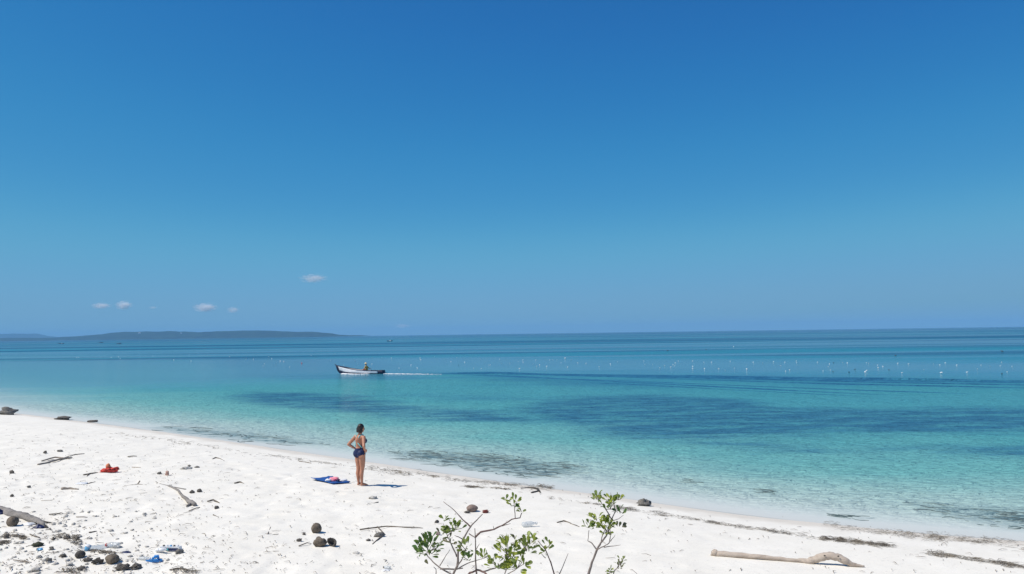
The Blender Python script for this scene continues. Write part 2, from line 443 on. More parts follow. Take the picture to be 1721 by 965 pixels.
# ------------------------------------------------------------------ far headland, houses on it, clouds, haze
FOREST = simple('forest_cover', (0.03, 0.055, 0.025), 1.0, 0.75, 0.014, 0, 0.0, 'Object')
def ridge(name, prof, Y, depth, label=None):
    px = np.array([q[0] for q in prof], float); py = np.array([q[1] for q in prof], float)
    xs = np.linspace(px[0], px[-1], 260); ys = np.interp(xs, px, py)
    top = [at_depth(a, b, Y) for a, b in zip(xs, ys)]
    X0 = np.array([t.x for t in top]); H0 = np.array([max(t.z, 0.5) for t in top])
    vs = np.linspace(-1, 1, 33)
    XX = np.repeat(X0[None, :], len(vs), 0); YY = Y + vs[:, None] * depth + 0 * XX
    XX = XX * (1 + 0.0 * vs[:, None])
    sh = np.clip(1 - np.abs(vs) ** 1.6, 0, 1)[:, None]
    ZZ = H0[None, :] * sh * (1 - 0.35 * sh * (1 - sh)) + 20 * sh * fbm(XX / 90, YY / 90, 5, 4) * (H0[None, :] / (H0[None, :] + 25)) + 5 * sh * fbm(XX / 18, YY / 18, 8, 3)
    ZZ[0] = ZZ[-1] = -1.0
    ZZ[1:-1] = np.maximum(ZZ[1:-1], 0.3)
    o = grid_mesh(name, XX, YY, ZZ, FOREST)
    return tag(o, kind='structure'), (XX, YY, ZZ)
RIDGES = [ridge('distant_hills', [(-420, 572), (-300, 566), (-150, 563), (0, 561.5), (60, 561), (78, 565), (120, 568), (170, 568), (200, 570)], 10800, 500)]
RIDGES.append(ridge('headland', [(-420, 573), (-200, 569), (0, 568.5), (100, 567.5), (130, 565), (180, 561.5), (192, 558.5), (290, 557), (330, 558), (400, 556), (430, 555.5), (470, 557), (530, 558), (558, 561), (570, 563.2), (612, 564), (618, 566)], 6500, 420)); RIDGE = RIDGES[1][1]

def mat_cloud():
    m, nt = new_mat('cloud_vapour')
    p = N(nt, 'ShaderNodeTexCoord').outputs['Object']
    ln = N(nt, 'ShaderNodeVectorMath', operation='LENGTH'); L(nt, p, ln.inputs[0])
    n = noise_n(nt, p, 3.4, 6, 0.68)
    d = math_n(nt, 'SUBTRACT', math_n(nt, 'ADD', math_n(nt, 'SUBTRACT', 1.0, ln.outputs['Value']), math_n(nt, 'MULTIPLY', math_n(nt, 'SUBTRACT', n, 0.5), 2.2)), 0.30)
    v = N(nt, 'ShaderNodeVolumePrincipled'); v.inputs['Color'].default_value = (0.95, 0.98, 1.0, 1); v.inputs['Anisotropy'].default_value = 0.2
    oi = N(nt, 'ShaderNodeObjectInfo')
    L(nt, math_n(nt, 'MULTIPLY', smooth(nt, d, 0.0, 0.6), math_n(nt, 'MULTIPLY', oi.outputs['Alpha'], 0.032)), v.inputs['Density'])
    o = N(nt, 'ShaderNodeOutputMaterial'); L(nt, v.outputs[0], o.inputs['Volume'])
    return m
CLOUD = mat_cloud()
def cloud(px, py, w, h, dens, label):
    Y = 15000.0; c = at_depth(px, py, Y); k = Y / F_PX
    o = MB().blob((0, 0, 0), (1, 1, 1), 24, 14, 0.12, seed=px).build('cloud', CLOUD, None, c)
    o.scale = (w * k / 2, w * k / 3, h * k / 2); o.color = (1, 1, 1, dens)
    tag(o, label, 'cloud', 'small clouds above the headland')
cloud(170, 514, 44, 15, 0.5, 'small flat white cloud, leftmost of the row above the headland')
cloud(208, 513, 38, 22, 0.7, 'small round white cloud, second from the left above the headland')
cloud(345, 517, 54, 22, 0.6, 'largest white puffy cloud low above the headland')
cloud(392, 521, 30, 16, 0.5, 'small ragged cloud just right of the largest low cloud')
cloud(527, 468, 64, 22, 0.28, 'thin white cloud standing higher than all the others')
cloud(257, 517, 22, 8, 0.25, 'faint tiny wisp of cloud between the round and the largest cloud')
cloud(676, 548, 44, 12, 0.2, 'faint cloud low on the horizon right of the headland')

HAZE_TOP = max(float(r_[1][2].max()) for r_ in RIDGES) + 12.0
hz = MB().box((0, 6000, HAZE_TOP / 2 - 1.75), (60000, 13400, HAZE_TOP + 3.5))
m, nt = new_mat('haze_air')
v = N(nt, 'ShaderNodeVolumePrincipled'); v.inputs['Color'].default_value = (0.30, 0.61, 0.92, 1); v.inputs['Density'].default_value = 1.0e-4
o_ = N(nt, 'ShaderNodeOutputMaterial'); L(nt, v.outputs[0], o_.inputs['Volume'])
tag(hz.build('haze', m, smooth_=False), kind='stuff')

# ================================================================== materials of the small things
def wood(name, c1, c2, crack):
    m, nt = new_mat(name)
    p = N(nt, 'ShaderNodeTexCoord').outputs['Object']
    g = noise_n(nt, p, 1.0, 6, 0.7, (3.0, 26.0, 26.0)); b_ = noise_n(nt, p, 5.0, 5, 0.6)
    c = ramp(nt, math_n(nt, 'ADD', math_n(nt, 'MULTIPLY', g, 0.6), math_n(nt, 'MULTIPLY', b_, 0.4)), [(0.32, crack), (0.44, c2), (0.66, c1)])
    s_ = N(nt, 'ShaderNodeBsdfPrincipled', in_Roughness=0.9); s_.inputs['Specular IOR Level'].default_value = 0.15
    L(nt, c, s_.inputs['Base Color'])
    bp = N(nt, 'ShaderNodeBump', in_Strength=1.0, in_Distance=0.012); L(nt, g, bp.inputs['Height']); L(nt, bp.outputs[0], s_.inputs['Normal'])
    o = N(nt, 'ShaderNodeOutputMaterial'); L(nt, s_.outputs[0], o.inputs[0])
    return m
DRIFT = simple('weathered_driftwood', (0.40, 0.34, 0.28), 0.9, 0.4, 9.0, 0.006, 0.2)
PALEWOOD = wood('bleached_driftwood', (0.56, 0.48, 0.40), (0.42, 0.35, 0.29), (0.16, 0.13, 0.11))
GREYWOOD = wood('grey_rotten_wood', (0.34, 0.31, 0.29), (0.21, 0.195, 0.18), (0.05, 0.045, 0.04))
DARKWOOD = simple('dark_wet_wood', (0.085, 0.075, 0.065), 0.8, 0.5, 10.0, 0.008, 0.3)
TWIG = simple('dry_twig', (0.20, 0.165, 0.13), 0.9, 0.35, 20.0, 0.0, 0.2)
HUSK = simple('coconut_husk', (0.20, 0.165, 0.13), 0.95, 0.45, 22.0, 0.006, 0.1)
HUSKDARK = simple('dark_coconut_husk', (0.11, 0.10, 0.09), 0.9, 0.5, 18.0, 0.008, 0.2)
STONE = simple('grey_stone', (0.23, 0.215, 0.195), 0.9, 0.45, 16.0, 0.008, 0.2)
STONEDARK = simple('dark_stone', (0.19, 0.17, 0.15), 0.9, 0.6, 16.0, 0.010, 0.3)
CORAL = simple('pale_coral_rubble', (0.60, 0.57, 0.52), 0.95, 0.3, 18.0, 0.01, 0.1)
CORALPINK = simple('pinkish_shell', (0.52, 0.33, 0.27), 0.7, 0.3, 14.0, 0.004, 0.3)
REDCLOTH = simple('red_cloth', (0.75, 0.10, 0.08), 0.85, 0.35, 8.0, 0.01, 0.2)
ORANGE = simple('faded_orange_cloth', (0.72, 0.25, 0.13), 0.85, 0.25, 10.0, 0.006, 0.2)
BLUEMAT = simple('blue_beach_mat', (0.025, 0.10, 0.34), 0.8, 0.25, 4.0, 0.002, 0.2)
PINK = simple('pink_towel', (0.85, 0.13, 0.24), 0.9, 0.3, 12.0, 0.01, 0.1, col2=(0.85, 0.42, 0.45))
WHITECLOTH = simple('white_cloth', (0.78, 0.78, 0.80), 0.9, 0.2, 10.0, 0.008, 0.1)
NAVYCLOTH = simple('navy_plastic', (0.02, 0.03, 0.10), 0.5, 0.3, 10.0, 0.003, 0.4)
BLUEPLASTIC = simple('bright_blue_plastic', (0.03, 0.24, 0.62), 0.4, 0.15, 6.0, 0.0, 0.5)
LIGHTBLUE = simple('light_blue_plastic', (0.16, 0.48, 0.80), 0.4, 0.2, 8.0, 0.0, 0.5)
TEAL = simple('teal_plastic', (0.06, 0.42, 0.42), 0.4, 0.2, 8.0, 0.0, 0.5)
WHITEPLASTIC = simple('white_plastic', (0.80, 0.80, 0.80), 0.4, 0.12, 8.0, 0.0, 0.5)
REDPLASTIC = simple('red_plastic', (0.55, 0.04, 0.04), 0.45, 0.2, 8.0, 0.0, 0.5)
WEED = simple('dry_seaweed', (0.22, 0.19, 0.15), 0.95, 0.5, 3.0, 0.0, 0.1, 'Object', (0.08, 0.07, 0.06))
SKIN = simple('tanned_skin', (0.54, 0.25, 0.155), 0.5, 0.3, 7.0, 0.0, 0.35)
HAIR = simple('dark_brown_hair', (0.022, 0.014, 0.012), 0.45, 0.4, 40.0, 0.004, 0.4)
SUIT = simple('navy_swimsuit', (0.012, 0.022, 0.085), 0.6, 0.2, 12.0, 0.001, 0.3)
STRAP = simple('turquoise_strap', (0.20, 0.66, 0.68), 0.6, 0.1, 12.0, 0.0, 0.3)
def mat_clear():
    m, nt = new_mat('clear_plastic')
    p = N(nt, 'ShaderNodeTexCoord').outputs['Object']
    s_ = N(nt, 'ShaderNodeBsdfPrincipled', in_Roughness=0.25); s_.inputs['Base Color'].default_value = (0.62, 0.66, 0.68, 1)
    b = N(nt, 'ShaderNodeBump', in_Strength=0.8, in_Distance=0.01); L(nt, noise_n(nt, p, 16.0, 4), b.inputs['Height']); L(nt, b.outputs[0], s_.inputs['Normal'])
    t = N(nt, 'ShaderNodeBsdfTransparent'); mx = N(nt, 'ShaderNodeMixShader', in_0=0.5)
    L(nt, t.outputs[0], mx.inputs[1]); L(nt, s_.outputs[0], mx.inputs[2])
    o = N(nt, 'ShaderNodeOutputMaterial'); L(nt, mx.outputs[0], o.inputs[0])
    return m
CLEAR = mat_clear()

# ================================================================== things washed up on the beach
def gp(px, py):
    p = on_ground(px, py)
    return p, p.y / F_PX
def stick(name, label, cat, pts, rad, mat, sub=3, wob=0.25, forks=(), lift=0.5, n=6, squash=1.0):
    """a stick, branch or log lying along ground points given in photograph pixels; rad in pixels (list or number)"""
    P = [gp(*q)[0] for q in pts]; k = gp(*pts[0])[1]
    rad = list(rad) if isinstance(rad, (list, tuple)) else [rad] * len(pts)
    base = P[0].copy()
    def refine(P, rr):
        out, ro = [], []
        for i in range(len(P) - 1):
            for j in range(sub):
                t = j / sub; q = P[i].lerp(P[i + 1], t); r = (rr[i] * (1 - t) + rr[i + 1] * t) * k
                q.z = float(land_z(q.x, q.y, False)) + r * (2 * lift - 1) + r * random.uniform(0.2, 0.5)
                q.x += random.uniform(-1, 1) * wob * r * 1.5; q.y += random.uniform(-1, 1) * wob * r * 1.5
                out.append(q - base); ro.append(r * random.uniform(0.93, 1.05))
        q = P[-1].copy(); r = rr[-1] * k; q.z = float(land_z(q.x, q.y)) + r * lift; out.append(q - base); ro.append(r * 0.7)
        return out, ro
    mb = MB(); a, b = refine(P, rad); mb.tube(a, b, n, True, squash, 0.13)
    for fp, fr in forks:
        a, b = refine([gp(*q)[0] for q in fp], fr if isinstance(fr, (list, tuple)) else [fr] * len(fp)); mb.tube(a, b, max(5, n - 1), True, 1.0, 0.08)
    return tag(mb.build(name, mat, None, base), label, cat)
def lump(name, label, cat, px, py, w, h, mat, rough=0.25, seed=0, freq=1.6, depth=0.8, rot=0.0, sink=0.25, seg=14):
    """a stone, husk or nut: px,py is the middle of its foot; w,h in photograph pixels"""
    p, k = gp(px, py)
    rx, rz = 0.86 * w * k / 2, 0.9 * h * k / 2
    mb = MB().blob((0, 0, rz * (1 - sink)), (rx, rx * depth, rz), seg, 10, rough, (0, 0, rot), seed + px, freq)
    return tag(mb.build(name, mat, None, p), label, cat)

# --- stones and driftwood at the water's edge
lump('rock', 'dark weathered rock at the water line, largest and leftmost of three', 'rock', 14, 697, 30, 14, STONE, 0.35, 3)
lump('rock', 'low dark flat rock at the water line, middle of three', 'rock', 105, 705.5, 26, 7, STONEDARK, 0.35, 5)
lump('rock', 'smallest dark rock at the water line, rightmost of three', 'rock', 155, 710, 18, 5, STONEDARK, 0.35, 7)
lump('rock', 'brown rough rock on wet sand right of the leafy sapling', 'rock', 1082, 850, 22, 13, STONE, 0.5, 9, 2.4)
stick('driftwood', 'dark curved piece of driftwood beside the seaweed heap at the shore', 'driftwood', [(876, 821), (890, 820), (904, 823), (908, 828)], [0.8, 1.4, 2.2, 1.6], DARKWOOD, forks=[([(905, 826), (893, 829)], 1.6)])
# --- big driftwood with the arch
def arch_log():
    a, b = gp(1203, 934)[0], gp(1450, 954)[0]
    c = [(1201, 930, 5.0), (1225, 931.5, 4.6), (1260, 934.5, 4.2), (1300, 938.5, 3.4), (1335, 942, 3.0), (1350, 943, 4.0), (1361, 943.5, 5.6), (1371, 940, 6.2), (1383, 936, 6.4), (1395, 934.5, 6.4), (1408, 937, 6.4), (1420, 943, 6.0), (1430, 948, 4.4), (1441, 950.5, 2.5), (1453, 952, 1.2)]
    pts, rad = [], []
    for x, y, r in c:
        t = (x - 1201) / 252; Y = a.y * (1 - t) + b.y * t
        pts.append(at_depth(x, y, Y) - a); rad.append(r * Y / F_PX)
    mb = MB(); P2, R2 = [], []
    for i in range(len(pts) - 1):
        for j in range(3):
            t = j / 3; P2.append(pts[i].lerp(pts[i + 1], t) + Vector((0, random.uniform(-.008, .008), random.uniform(-.006, .006)))); R2.append((rad[i] * (1 - t) + rad[i + 1] * t) * random.uniform(0.94, 1.06))
    P2.append(pts[-1]); R2.append(rad[-1])
    mb.tube(P2, R2, 12, True, 1.0, 0.04)
    o = mb.build('driftwood_log', PALEWOOD, None, a)
    k = a.y / F_PX
    kb = MB().blob(pts[0] + Vector((0, 0, 0)), (6 * k, 5 * k, 6 * k), 10, 8, 0.3, seed=4).build('broken_end', PALEWOOD, o)
    for (x, y) in ((1409, 935), (1386, 934)):
        t = (x - 1201) / 252; Y = a.y * (1 - t) + b.y * t
        MB().blob(at_depth(x, y, Y - 6.8 * k) - a, (1.6 * k, 1.0 * k, 1.2 * k), 8, 6).build('knot', DARKWOOD, o)
    tag(o, 'long bleached driftwood log with an arched end casting shade', 'driftwood')
arch_log()
# --- rotten grey log, bottom left
lg_o = stick('driftwood_log', 'thick grey rotten log half buried at the left edge', 'driftwood', [(-40, 850), (0, 860), (25, 866), (45, 873), (64, 880), (74, 885)], [7.5, 7.2, 7, 6, 4.6, 2.6], GREYWOOD, 5, 0.15, lift=0.4, n=14, squash=0.8)
for q in ([(62, 878), (75, 884), (86, 892)], [(66, 879), (80, 880), (95, 880)], [(58, 876), (72, 884), (80, 889)]):
    P = [gp(*a)[0] for a in q]
    MB().tube([v + Vector((0, 0, 0.04 - 0.015 * i)) - lg_o.location for i, v in enumerate(P)], [0.022, 0.014, 0.004], 6).build('splinter', DARKWOOD, lg_o)
# --- sticks, twigs, branches
STICKS = [
    ('branch', 'thin forked branch lying left of the leafy shrub', 'branch', [(605, 893), (625, 890), (650, 887), (680, 887), (711, 888)], [1.3, 1.2, 1.1, 0.9, 0.6], TWIG, [([(634, 889), (646, 899), (626, 915)], 1.0)]),
    ('stick', 'short stick pointing at the broken coconut husk', 'stick', [(502, 919), (523, 914)], [0.9, 0.6], TWIG, []),
    ('branch', 'long pale root ending in a dark knotted stump, left of the mat', 'branch', [(268, 813), (285, 818), (300, 826), (308, 836), (318, 846), (328, 851)], [1.6, 1.8, 1.8, 2.4, 3.2, 4.0], GREYWOOD, [([(285, 818), (312, 823)], 1.2), ([(270, 813), (262, 810)], 1.0), ([(322, 848), (314, 852)], 2.2)]),
    ('branch', 'crooked dark twig left of the knotted root', 'branch', [(209, 817), (222, 815), (232, 814), (246, 815)], [1.0, 1.3, 1.1, 0.6], TWIG, [([(231, 814), (235, 809)], 1.2)]),
    ('branch', 'bundle of brown branches furthest up the left beach', 'branch', [(64, 782), (80, 779), (98, 775), (121, 770)], [2.0, 1.6, 1.8, 1.4], DRIFT, [([(70, 776), (92, 772), (118, 772)], [1.2, 1.4, 1.0]), ([(100, 774), (125, 765), (142, 763)], 0.8)]),
    ('plank', 'short broken plank on the sand left of the knotted root', 'plank', [(103, 823), (117, 822), (132, 823)], [3.4, 3.0, 1.4], DRIFT, []),
    ('stick', 'arched thin stick standing out of the sand near the waterline', 'stick', [(357, 772), (362, 770), (370, 771), (377, 775)], [0.8, 0.9, 0.8, 0.6], TWIG, []),
    ('stick', 'small stick above and left of the arched one', 'stick', [(215, 769), (230, 767)], [0.8, 0.5], TWIG, []),
    ('stick', 'pale stick below the small stick beside the red bundle', 'stick', [(222, 786), (237, 786)], [0.7, 0.5], PALEWOOD, []),
    ('stick', 'dark stick with a pale fork, right of the knotted root', 'stick', [(349, 845), (358, 843), (369, 846)], [1.2, 1.4, 0.8], TWIG, []),
    ('stick', 'short stick below the knotted root', 'stick', [(318, 860), (336, 853)], [0.9, 0.7], TWIG, []),
    ('stick', 'small crooked stick right of and below the knotted root', 'stick', [(358, 866), (364, 868), (373, 870)], [0.8, 1.0, 0.6], TWIG, []),
    ('stick', 'straight pale stick alone between knotted root and broken husk', 'stick', [(340, 912), (365, 913), (392, 912)], [0.9, 0.9, 0.6], DRIFT, []),
    ('stick', 'upturned small stick below the plank', 'stick', [(82, 867), (95, 866), (106, 863)], [1.0, 1.1, 0.6], TWIG, []),
    ('stick', 'thin straight stick right of the rotten log', 'stick', [(128, 870), (147, 870)], [0.7, 0.6], DRIFT, []),
    ('stick', 'thin stick above the rotten log', 'stick', [(69, 842), (88, 841)], [0.9, 0.7], DRIFT, []),
    ('stick', 'dark pointed stick beyond the plastic wrapping', 'stick', [(150, 896), (163, 893)], [1.6, 0.6], TWIG, []),
    ('stick', 'short dark twig beside the pebbles above the log', 'stick', [(394, 813), (403, 811), (410, 813)], [1.2, 1.4, 0.6], TWIG, []),
    ('stick', 'short stick along the drift line beyond the mat', 'stick', [(503, 776), (513, 777), (523, 779)], [0.9, 0.9, 0.6], TWIG, []),
    ('stick', 'crescent of dark bark below the standing woman', 'stick', [(622, 845), (629, 846), (636, 844)], [0.8, 1.4, 0.7], DARKWOOD, []),
    ('stick', 'pale twig beside the crescent of bark', 'stick', [(602, 848), (612, 847), (624, 848)], [0.9, 0.7, 0.5], DRIFT, []),
    ('stick', 'twig cluster on the slope below the sandal', 'stick', [(455, 886), (448, 901), (468, 898)], [0.6, 0.6, 0.5], TWIG, []),
    ('branch', 'thin dark twig right of the red bundle towards the small shells', 'branch', [(140, 799), (152, 797), (165, 795)], [1.0, 1.1, 0.7], TWIG, [([(150, 797), (146, 801)], 0.7)]),
    ('stick', 'dark stick with splinters near the white plastic scrap', 'stick', [(146, 814), (152, 812), (160, 810)], [1.0, 1.4, 0.7], TWIG, []),
    ('branch', 'thin twig on the sand right of the sapling, far from others', 'branch', [(1078, 931), (1086, 931), (1094, 934)], [0.8, 1.1, 0.6], TWIG, []),
    ('branch', 'dark twig between the shrub and the sapling, towards the water', 'branch', [(936, 879), (948, 877), (960, 880)], [0.8, 1.1, 0.7], TWIG, [([(958, 880), (974, 886)], 0.6)]),
    ('branch', 'small branch at the bottom edge near the grey stones', 'branch', [(285, 960), (300, 957), (318, 958)], [1.0, 1.6, 0.8], TWIG, [([(300, 957), (308, 953)], 0.7)]),
    ('branch', 'dark bark strips along the rotten log', 'branch', [(50, 899), (60, 903), (68, 905)], [0.8, 0.9, 0.6], TWIG, []),
    ('stick', 'faint stick low in the bottom left corner', 'stick', [(22, 944), (40, 946), (50, 947)], [0.8, 0.8, 0.5], TWIG, []),
]
for nm, lb, ct, pts, rd, mt, fk in STICKS: stick(nm, lb, ct, pts, rd, mt, forks=fk)

# --- coconuts, husks, stones
def coconut(label, px, py, w, h, mat, crease=True, rot=0.0):
    p, k = gp(px, py); r = w * k / 2; rz = h * k / 2
    mb = MB(); v, f = [], []
    seg, rings = 24, 14
    for i in range(rings + 1):
        th = math.pi * i / rings
        for j in range(seg):
            ph = 2 * math.pi * j / seg
            rr = 1 + 0.07 * math.cos(3 * ph) + 0.12 * mnoise.noise(Vector((math.cos(ph) * 1.6, math.sin(ph) * 1.6, th * 1.6 + px))) + 0.04 * mnoise.noise(Vector((math.cos(ph) * 6, math.sin(ph) * 6, th * 5 + px)))
            if crease:
                d = (ph - math.pi * 1.53 + math.pi) % (2 * math.pi) - math.pi
                rr -= 0.16 * math.exp(-(d / 0.12) ** 2) * math.sin(th)
            v.append((math.sin(th) * math.cos(ph) * r * rr, math.sin(th) * math.sin(ph) * r * rr, rz * 0.8 + math.cos(th) * rz * (1 + 0.06 * math.sin(th * 3))))
    for i in range(rings):
        for j in range(seg): f.append((i * seg + j, (i + 1) * seg + j, (i + 1) * seg + (j + 1) % seg, i * seg + (j + 1) % seg))
    mb.add(v, f)
    o = mb.build('coconut', mat, None, p); o.rotation_euler = (0.05, 0.08, rot)
    MB().blob((0, 0, rz * 1.72), (r * 0.3, r * 0.3, rz * 0.12), 8, 5, 0.2).build('stem_end', HUSKDARK, o)
    return tag(o, label, 'coconut')
coconut('round brown coconut with a seam standing alone left of the mat shade', 531, 895, 17, 17, HUSK)
coconut('brown coconut by the rotten log at the left edge', 20, 884, 18, 17, HUSK, False, 1.0)
coconut('pinkish brown coconut seen just above the leafy shrub', 793, 859.5, 18, 12, simple('pale_husk', (0.30, 0.225, 0.19), 0.95, 0.35, 22.0, 0.006, 0.1), False, 2.0)
coconut('dark ribbed coconut, second row in the bottom left litter', 134, 937, 16, 12, HUSKDARK, True, 0.4)
coconut('grey brown half buried coconut in the bottom left litter, beside the plastic wrapping', 188, 946, 22, 15, HUSK, False, 0.8)
st = empty('coconut_husk', gp(545, 918)[0]); k = st.location.y / F_PX
def husk_half():
    mb = MB(); v, f = [], []
    R0 = 9.5 * k
    for i in range(9):
        th = -0.2 + 2.2 * i / 8
        for j in range(13):
            ph = math.pi * j / 12
            v.append((math.cos(ph) * R0 * math.sin(th), math.sin(ph) * R0 * 0.9, R0 * 0.75 - math.cos(th) * R0 * 0.75 + 0.004 * math.sin(j * 3.1 + i)))
    for i in range(8):
        for j in range(12): f.append((i * 13 + j, (i + 1) * 13 + j, (i + 1) * 13 + j + 1, i * 13 + j + 1))
    return mb.add(v, f)
MB().blob((-7 * k, 0, 6.2 * k), (11 * k, 9 * k, 8.2 * k), 18, 12, 0.16, (0, 0.25, 0.2), 3, 2.0).build('fibre_block', HUSK, st)
hh = husk_half().build('husk_shell', HUSKDARK, st, (10 * k, -2 * k, 0.5 * k)); hh.rotation_euler = (0.2, 0.5, -0.5)
sm = hh.modifiers.new('t', 'SOLIDIFY'); sm.thickness = 2.2 * k
tag(st, 'broken grey coconut husk with a dark hollow shell beside the round coconut', 'husk')
LUMPS = [
    ('stone', 'small dark stone right of the knotted root, left of a pair', 'stone', 323, 829, 9, 6, STONEDARK), ('stone', 'small dark stone right of the knotted root, right of a pair', 'stone', 335, 827, 9, 6, STONEDARK),
    ('stone', 'small dark stone with a shadow, right of the dark forked stick', 'stone', 364, 855, 8, 6, STONEDARK),
    ('stone', 'dark pebble at the left edge between branch bundle and plank', 'stone', 20, 796, 9, 7, STONEDARK),
    ('stone', 'dark pebble up the beach left of the branch bundle end', 'stone', 76, 762, 7, 5, STONEDARK), ('stone', 'flat pebble up the beach above the branch bundle', 'stone', 101, 759, 10, 4, STONE),
    ('stone', 'grey pebble left of the plank near the left edge', 'stone', 49, 820, 6, 5, STONE), ('stone', 'dark pebble between plank and rotten log', 'stone', 20, 835, 7, 5, STONEDARK),
    ('stone', 'black pebble left of the shrub top', 'stone', 734, 879, 7, 6, STONEDARK), ('stone', 'pinkish pebble under the black one left of the shrub', 'stone', 736, 899, 9, 7, simple('pinkish_stone', (0.36, 0.28, 0.25), 0.9, 0.4, 16, 0.006, 0.2)),
    ('stone', 'flat dark pebble in front of the pinkish coconut', 'stone', 785, 862, 10, 4, STONEDARK), ('shell', 'dark red husk scrap right of the pinkish coconut', 'husk', 816, 862, 12, 6, simple('dark_red_husk', (0.22, 0.06, 0.05), 0.85, 0.5, 14, 0.006, 0.2)),
    ('stone', 'grey stone beside the thin forked branch', 'stone', 637, 902, 16, 9, STONE), ('stone', 'dark pebble left of the round coconut', 'stone', 511, 899, 6, 4, STONEDARK),
    ('stone', 'teal grey pebble left of the broken coconut husk', 'stone', 503, 910, 10, 6, STONEDARK), ('stone', 'tiny dark pebble above the small branch near the mat', 'stone', 619, 909, 8, 4, STONEDARK),
    ('stone', 'black lump at the left end of the dark seaweed row', 'stone', 11, 905, 9, 8, STONEDARK), ('stone', 'black lump at the right end of the dark seaweed row', 'stone', 37, 905, 8, 6, STONEDARK),
    ('husk', 'leaf shaped dark green husk below the rotten log', 'husk', 64, 918, 19, 8, simple('dark_green_husk', (0.08, 0.085, 0.055), 0.8, 0.4, 14, 0.006, 0.2)), ('stone', 'round brown pebble right of the green husk', 'stone', 87, 924, 8, 7, STONE),
    ('stone', 'grey cone shaped stone in the bottom left litter', 'stone', 82, 945, 11, 9, STONE), ('husk', 'dark thin husk scrap above the grey cone stone', 'husk', 106, 936, 14, 5, HUSKDARK),
    ('stone', 'black shiny husk left of the half buried coconut', 'husk', 164, 947, 19, 11, HUSKDARK), ('stone', 'grey and black stone between the ribbed coconut and black husk', 'stone', 147, 943, 16, 7, STONEDARK),
    ('stone', 'striped oval stone at the bottom of the litter', 'stone', 137, 958, 13, 8, STONEDARK), ('rock', 'rough dark rock at the bottom edge, larger of two', 'rock', 206, 958, 22, 13, STONEDARK), ('rock', 'rough dark rock at the bottom edge, smaller of two', 'rock', 228, 956, 18, 10, STONEDARK),
    ('stone', 'speckled grey stone right of the dark bottle crate', 'stone', 301, 930, 15, 8, STONE), ('stone', 'pale round stone low in the bottom left corner', 'stone', 60, 960, 15, 8, CORAL), ('stone', 'pale flat stone below the dark husk scrap', 'stone', 117, 950, 13, 5, CORAL),
    ('stone', 'pale stone above the grey cone stone', 'stone', 66, 938, 10, 6, CORAL), ('stone', 'grey pebble above the wrapping, in the rag row', 'stone', 101, 905, 7, 6, STONE), ('stone', 'dark rag lump in the middle of the rag row', 'stone', 112, 906, 12, 7, STONEDARK), ('stone', 'small dark lump at the right end of the rag row', 'stone', 131, 908, 6, 8, STONEDARK), ('stone', 'dark lump at the left end of the rag row', 'stone', 90, 908, 6, 6, STONEDARK),
    ('shell', 'pink curled shell right of a twig on the open sand', 'shell', 281, 799, 8, 9, CORALPINK), ('stone', 'grey pebble beside the pink curled shell', 'stone', 268, 797, 8, 5, STONE),
    ('shell', 'white shell rubble left of the arched stick', 'shell', 312, 788, 18, 4, CORAL), ('stone', 'dark flake beside the white shell rubble', 'stone', 331, 786, 9, 3, STONE), ('stone', 'dark flake lying on the white shell rubble', 'stone', 318, 784, 6, 3, STONE),
    ('shell', 'round white shell below the standing woman', 'shell', 627, 838, 15, 5, CORAL),
]
for i, (nm, lb, ct, px, py, w, h, mt) in enumerate(LUMPS): lump(nm, lb, ct, px, py, w, h, mt, 0.42, i, 2.3, random.uniform(0.6, 0.95), random.uniform(-0.5, 0.5), 0.3)

# --- litter
def bottle(mb, L0, r, axis, squash=1.0):
    prof = [(0, 0.75), (0.04, 1.0), (0.3, 1.0), (0.34, 0.92), (0.38, 1.0), (0.66, 1.0), (0.82, 0.55), (0.9, 0.38), (1.0, 0.38)]
    mb.tube([Vector(axis) * (t * L0) for t, _ in prof], [r * q for _, q in prof], 12, True, squash)
    return mb
def put_bottle(label, px, py, length, rad, yaw, mat, capmat, squash=0.8):
    p, k = gp(px, py); o = empty('plastic_bottle', p, yaw)
    a = (1, 0, 0.02)
    bb_ = bottle(MB(), length * k, rad * k, a, squash).build('bottle_body', mat, o, (0, 0, rad * k * squash))
    MB().tube([Vector((length * k * 0.99, 0, 0)), Vector((length * k * 1.08, 0, 0))], [rad * k * 0.45] * 2, 10).build('cap', capmat, bb_)
    return tag(o, label, 'bottle')
put_bottle('clear crushed plastic bottle on the sand right of the shrub branch', 878, 886, 24, 5, 0.35, CLEAR, WHITEPLASTIC)
put_bottle('clear plastic bottle with a red cap in the bottom left litter', 200, 921, 22, 5.5, 3.0, CLEAR, REDPLASTIC)
put_bottle('pale plastic bottle in front of the blue sandal', 234, 941, 18, 3.2, -0.1, CLEAR, WHITEPLASTIC)
put_bottle('white bottle lying in front of the dark bottle crate', 262, 928, 18, 4.0, 0.1, WHITEPLASTIC, TEAL)
put_bottle('whitish bottle with a black cap at the bottom edge left of the shrub', 656, 957, 12, 3.2, 2.8, CLEAR, STONEDARK)
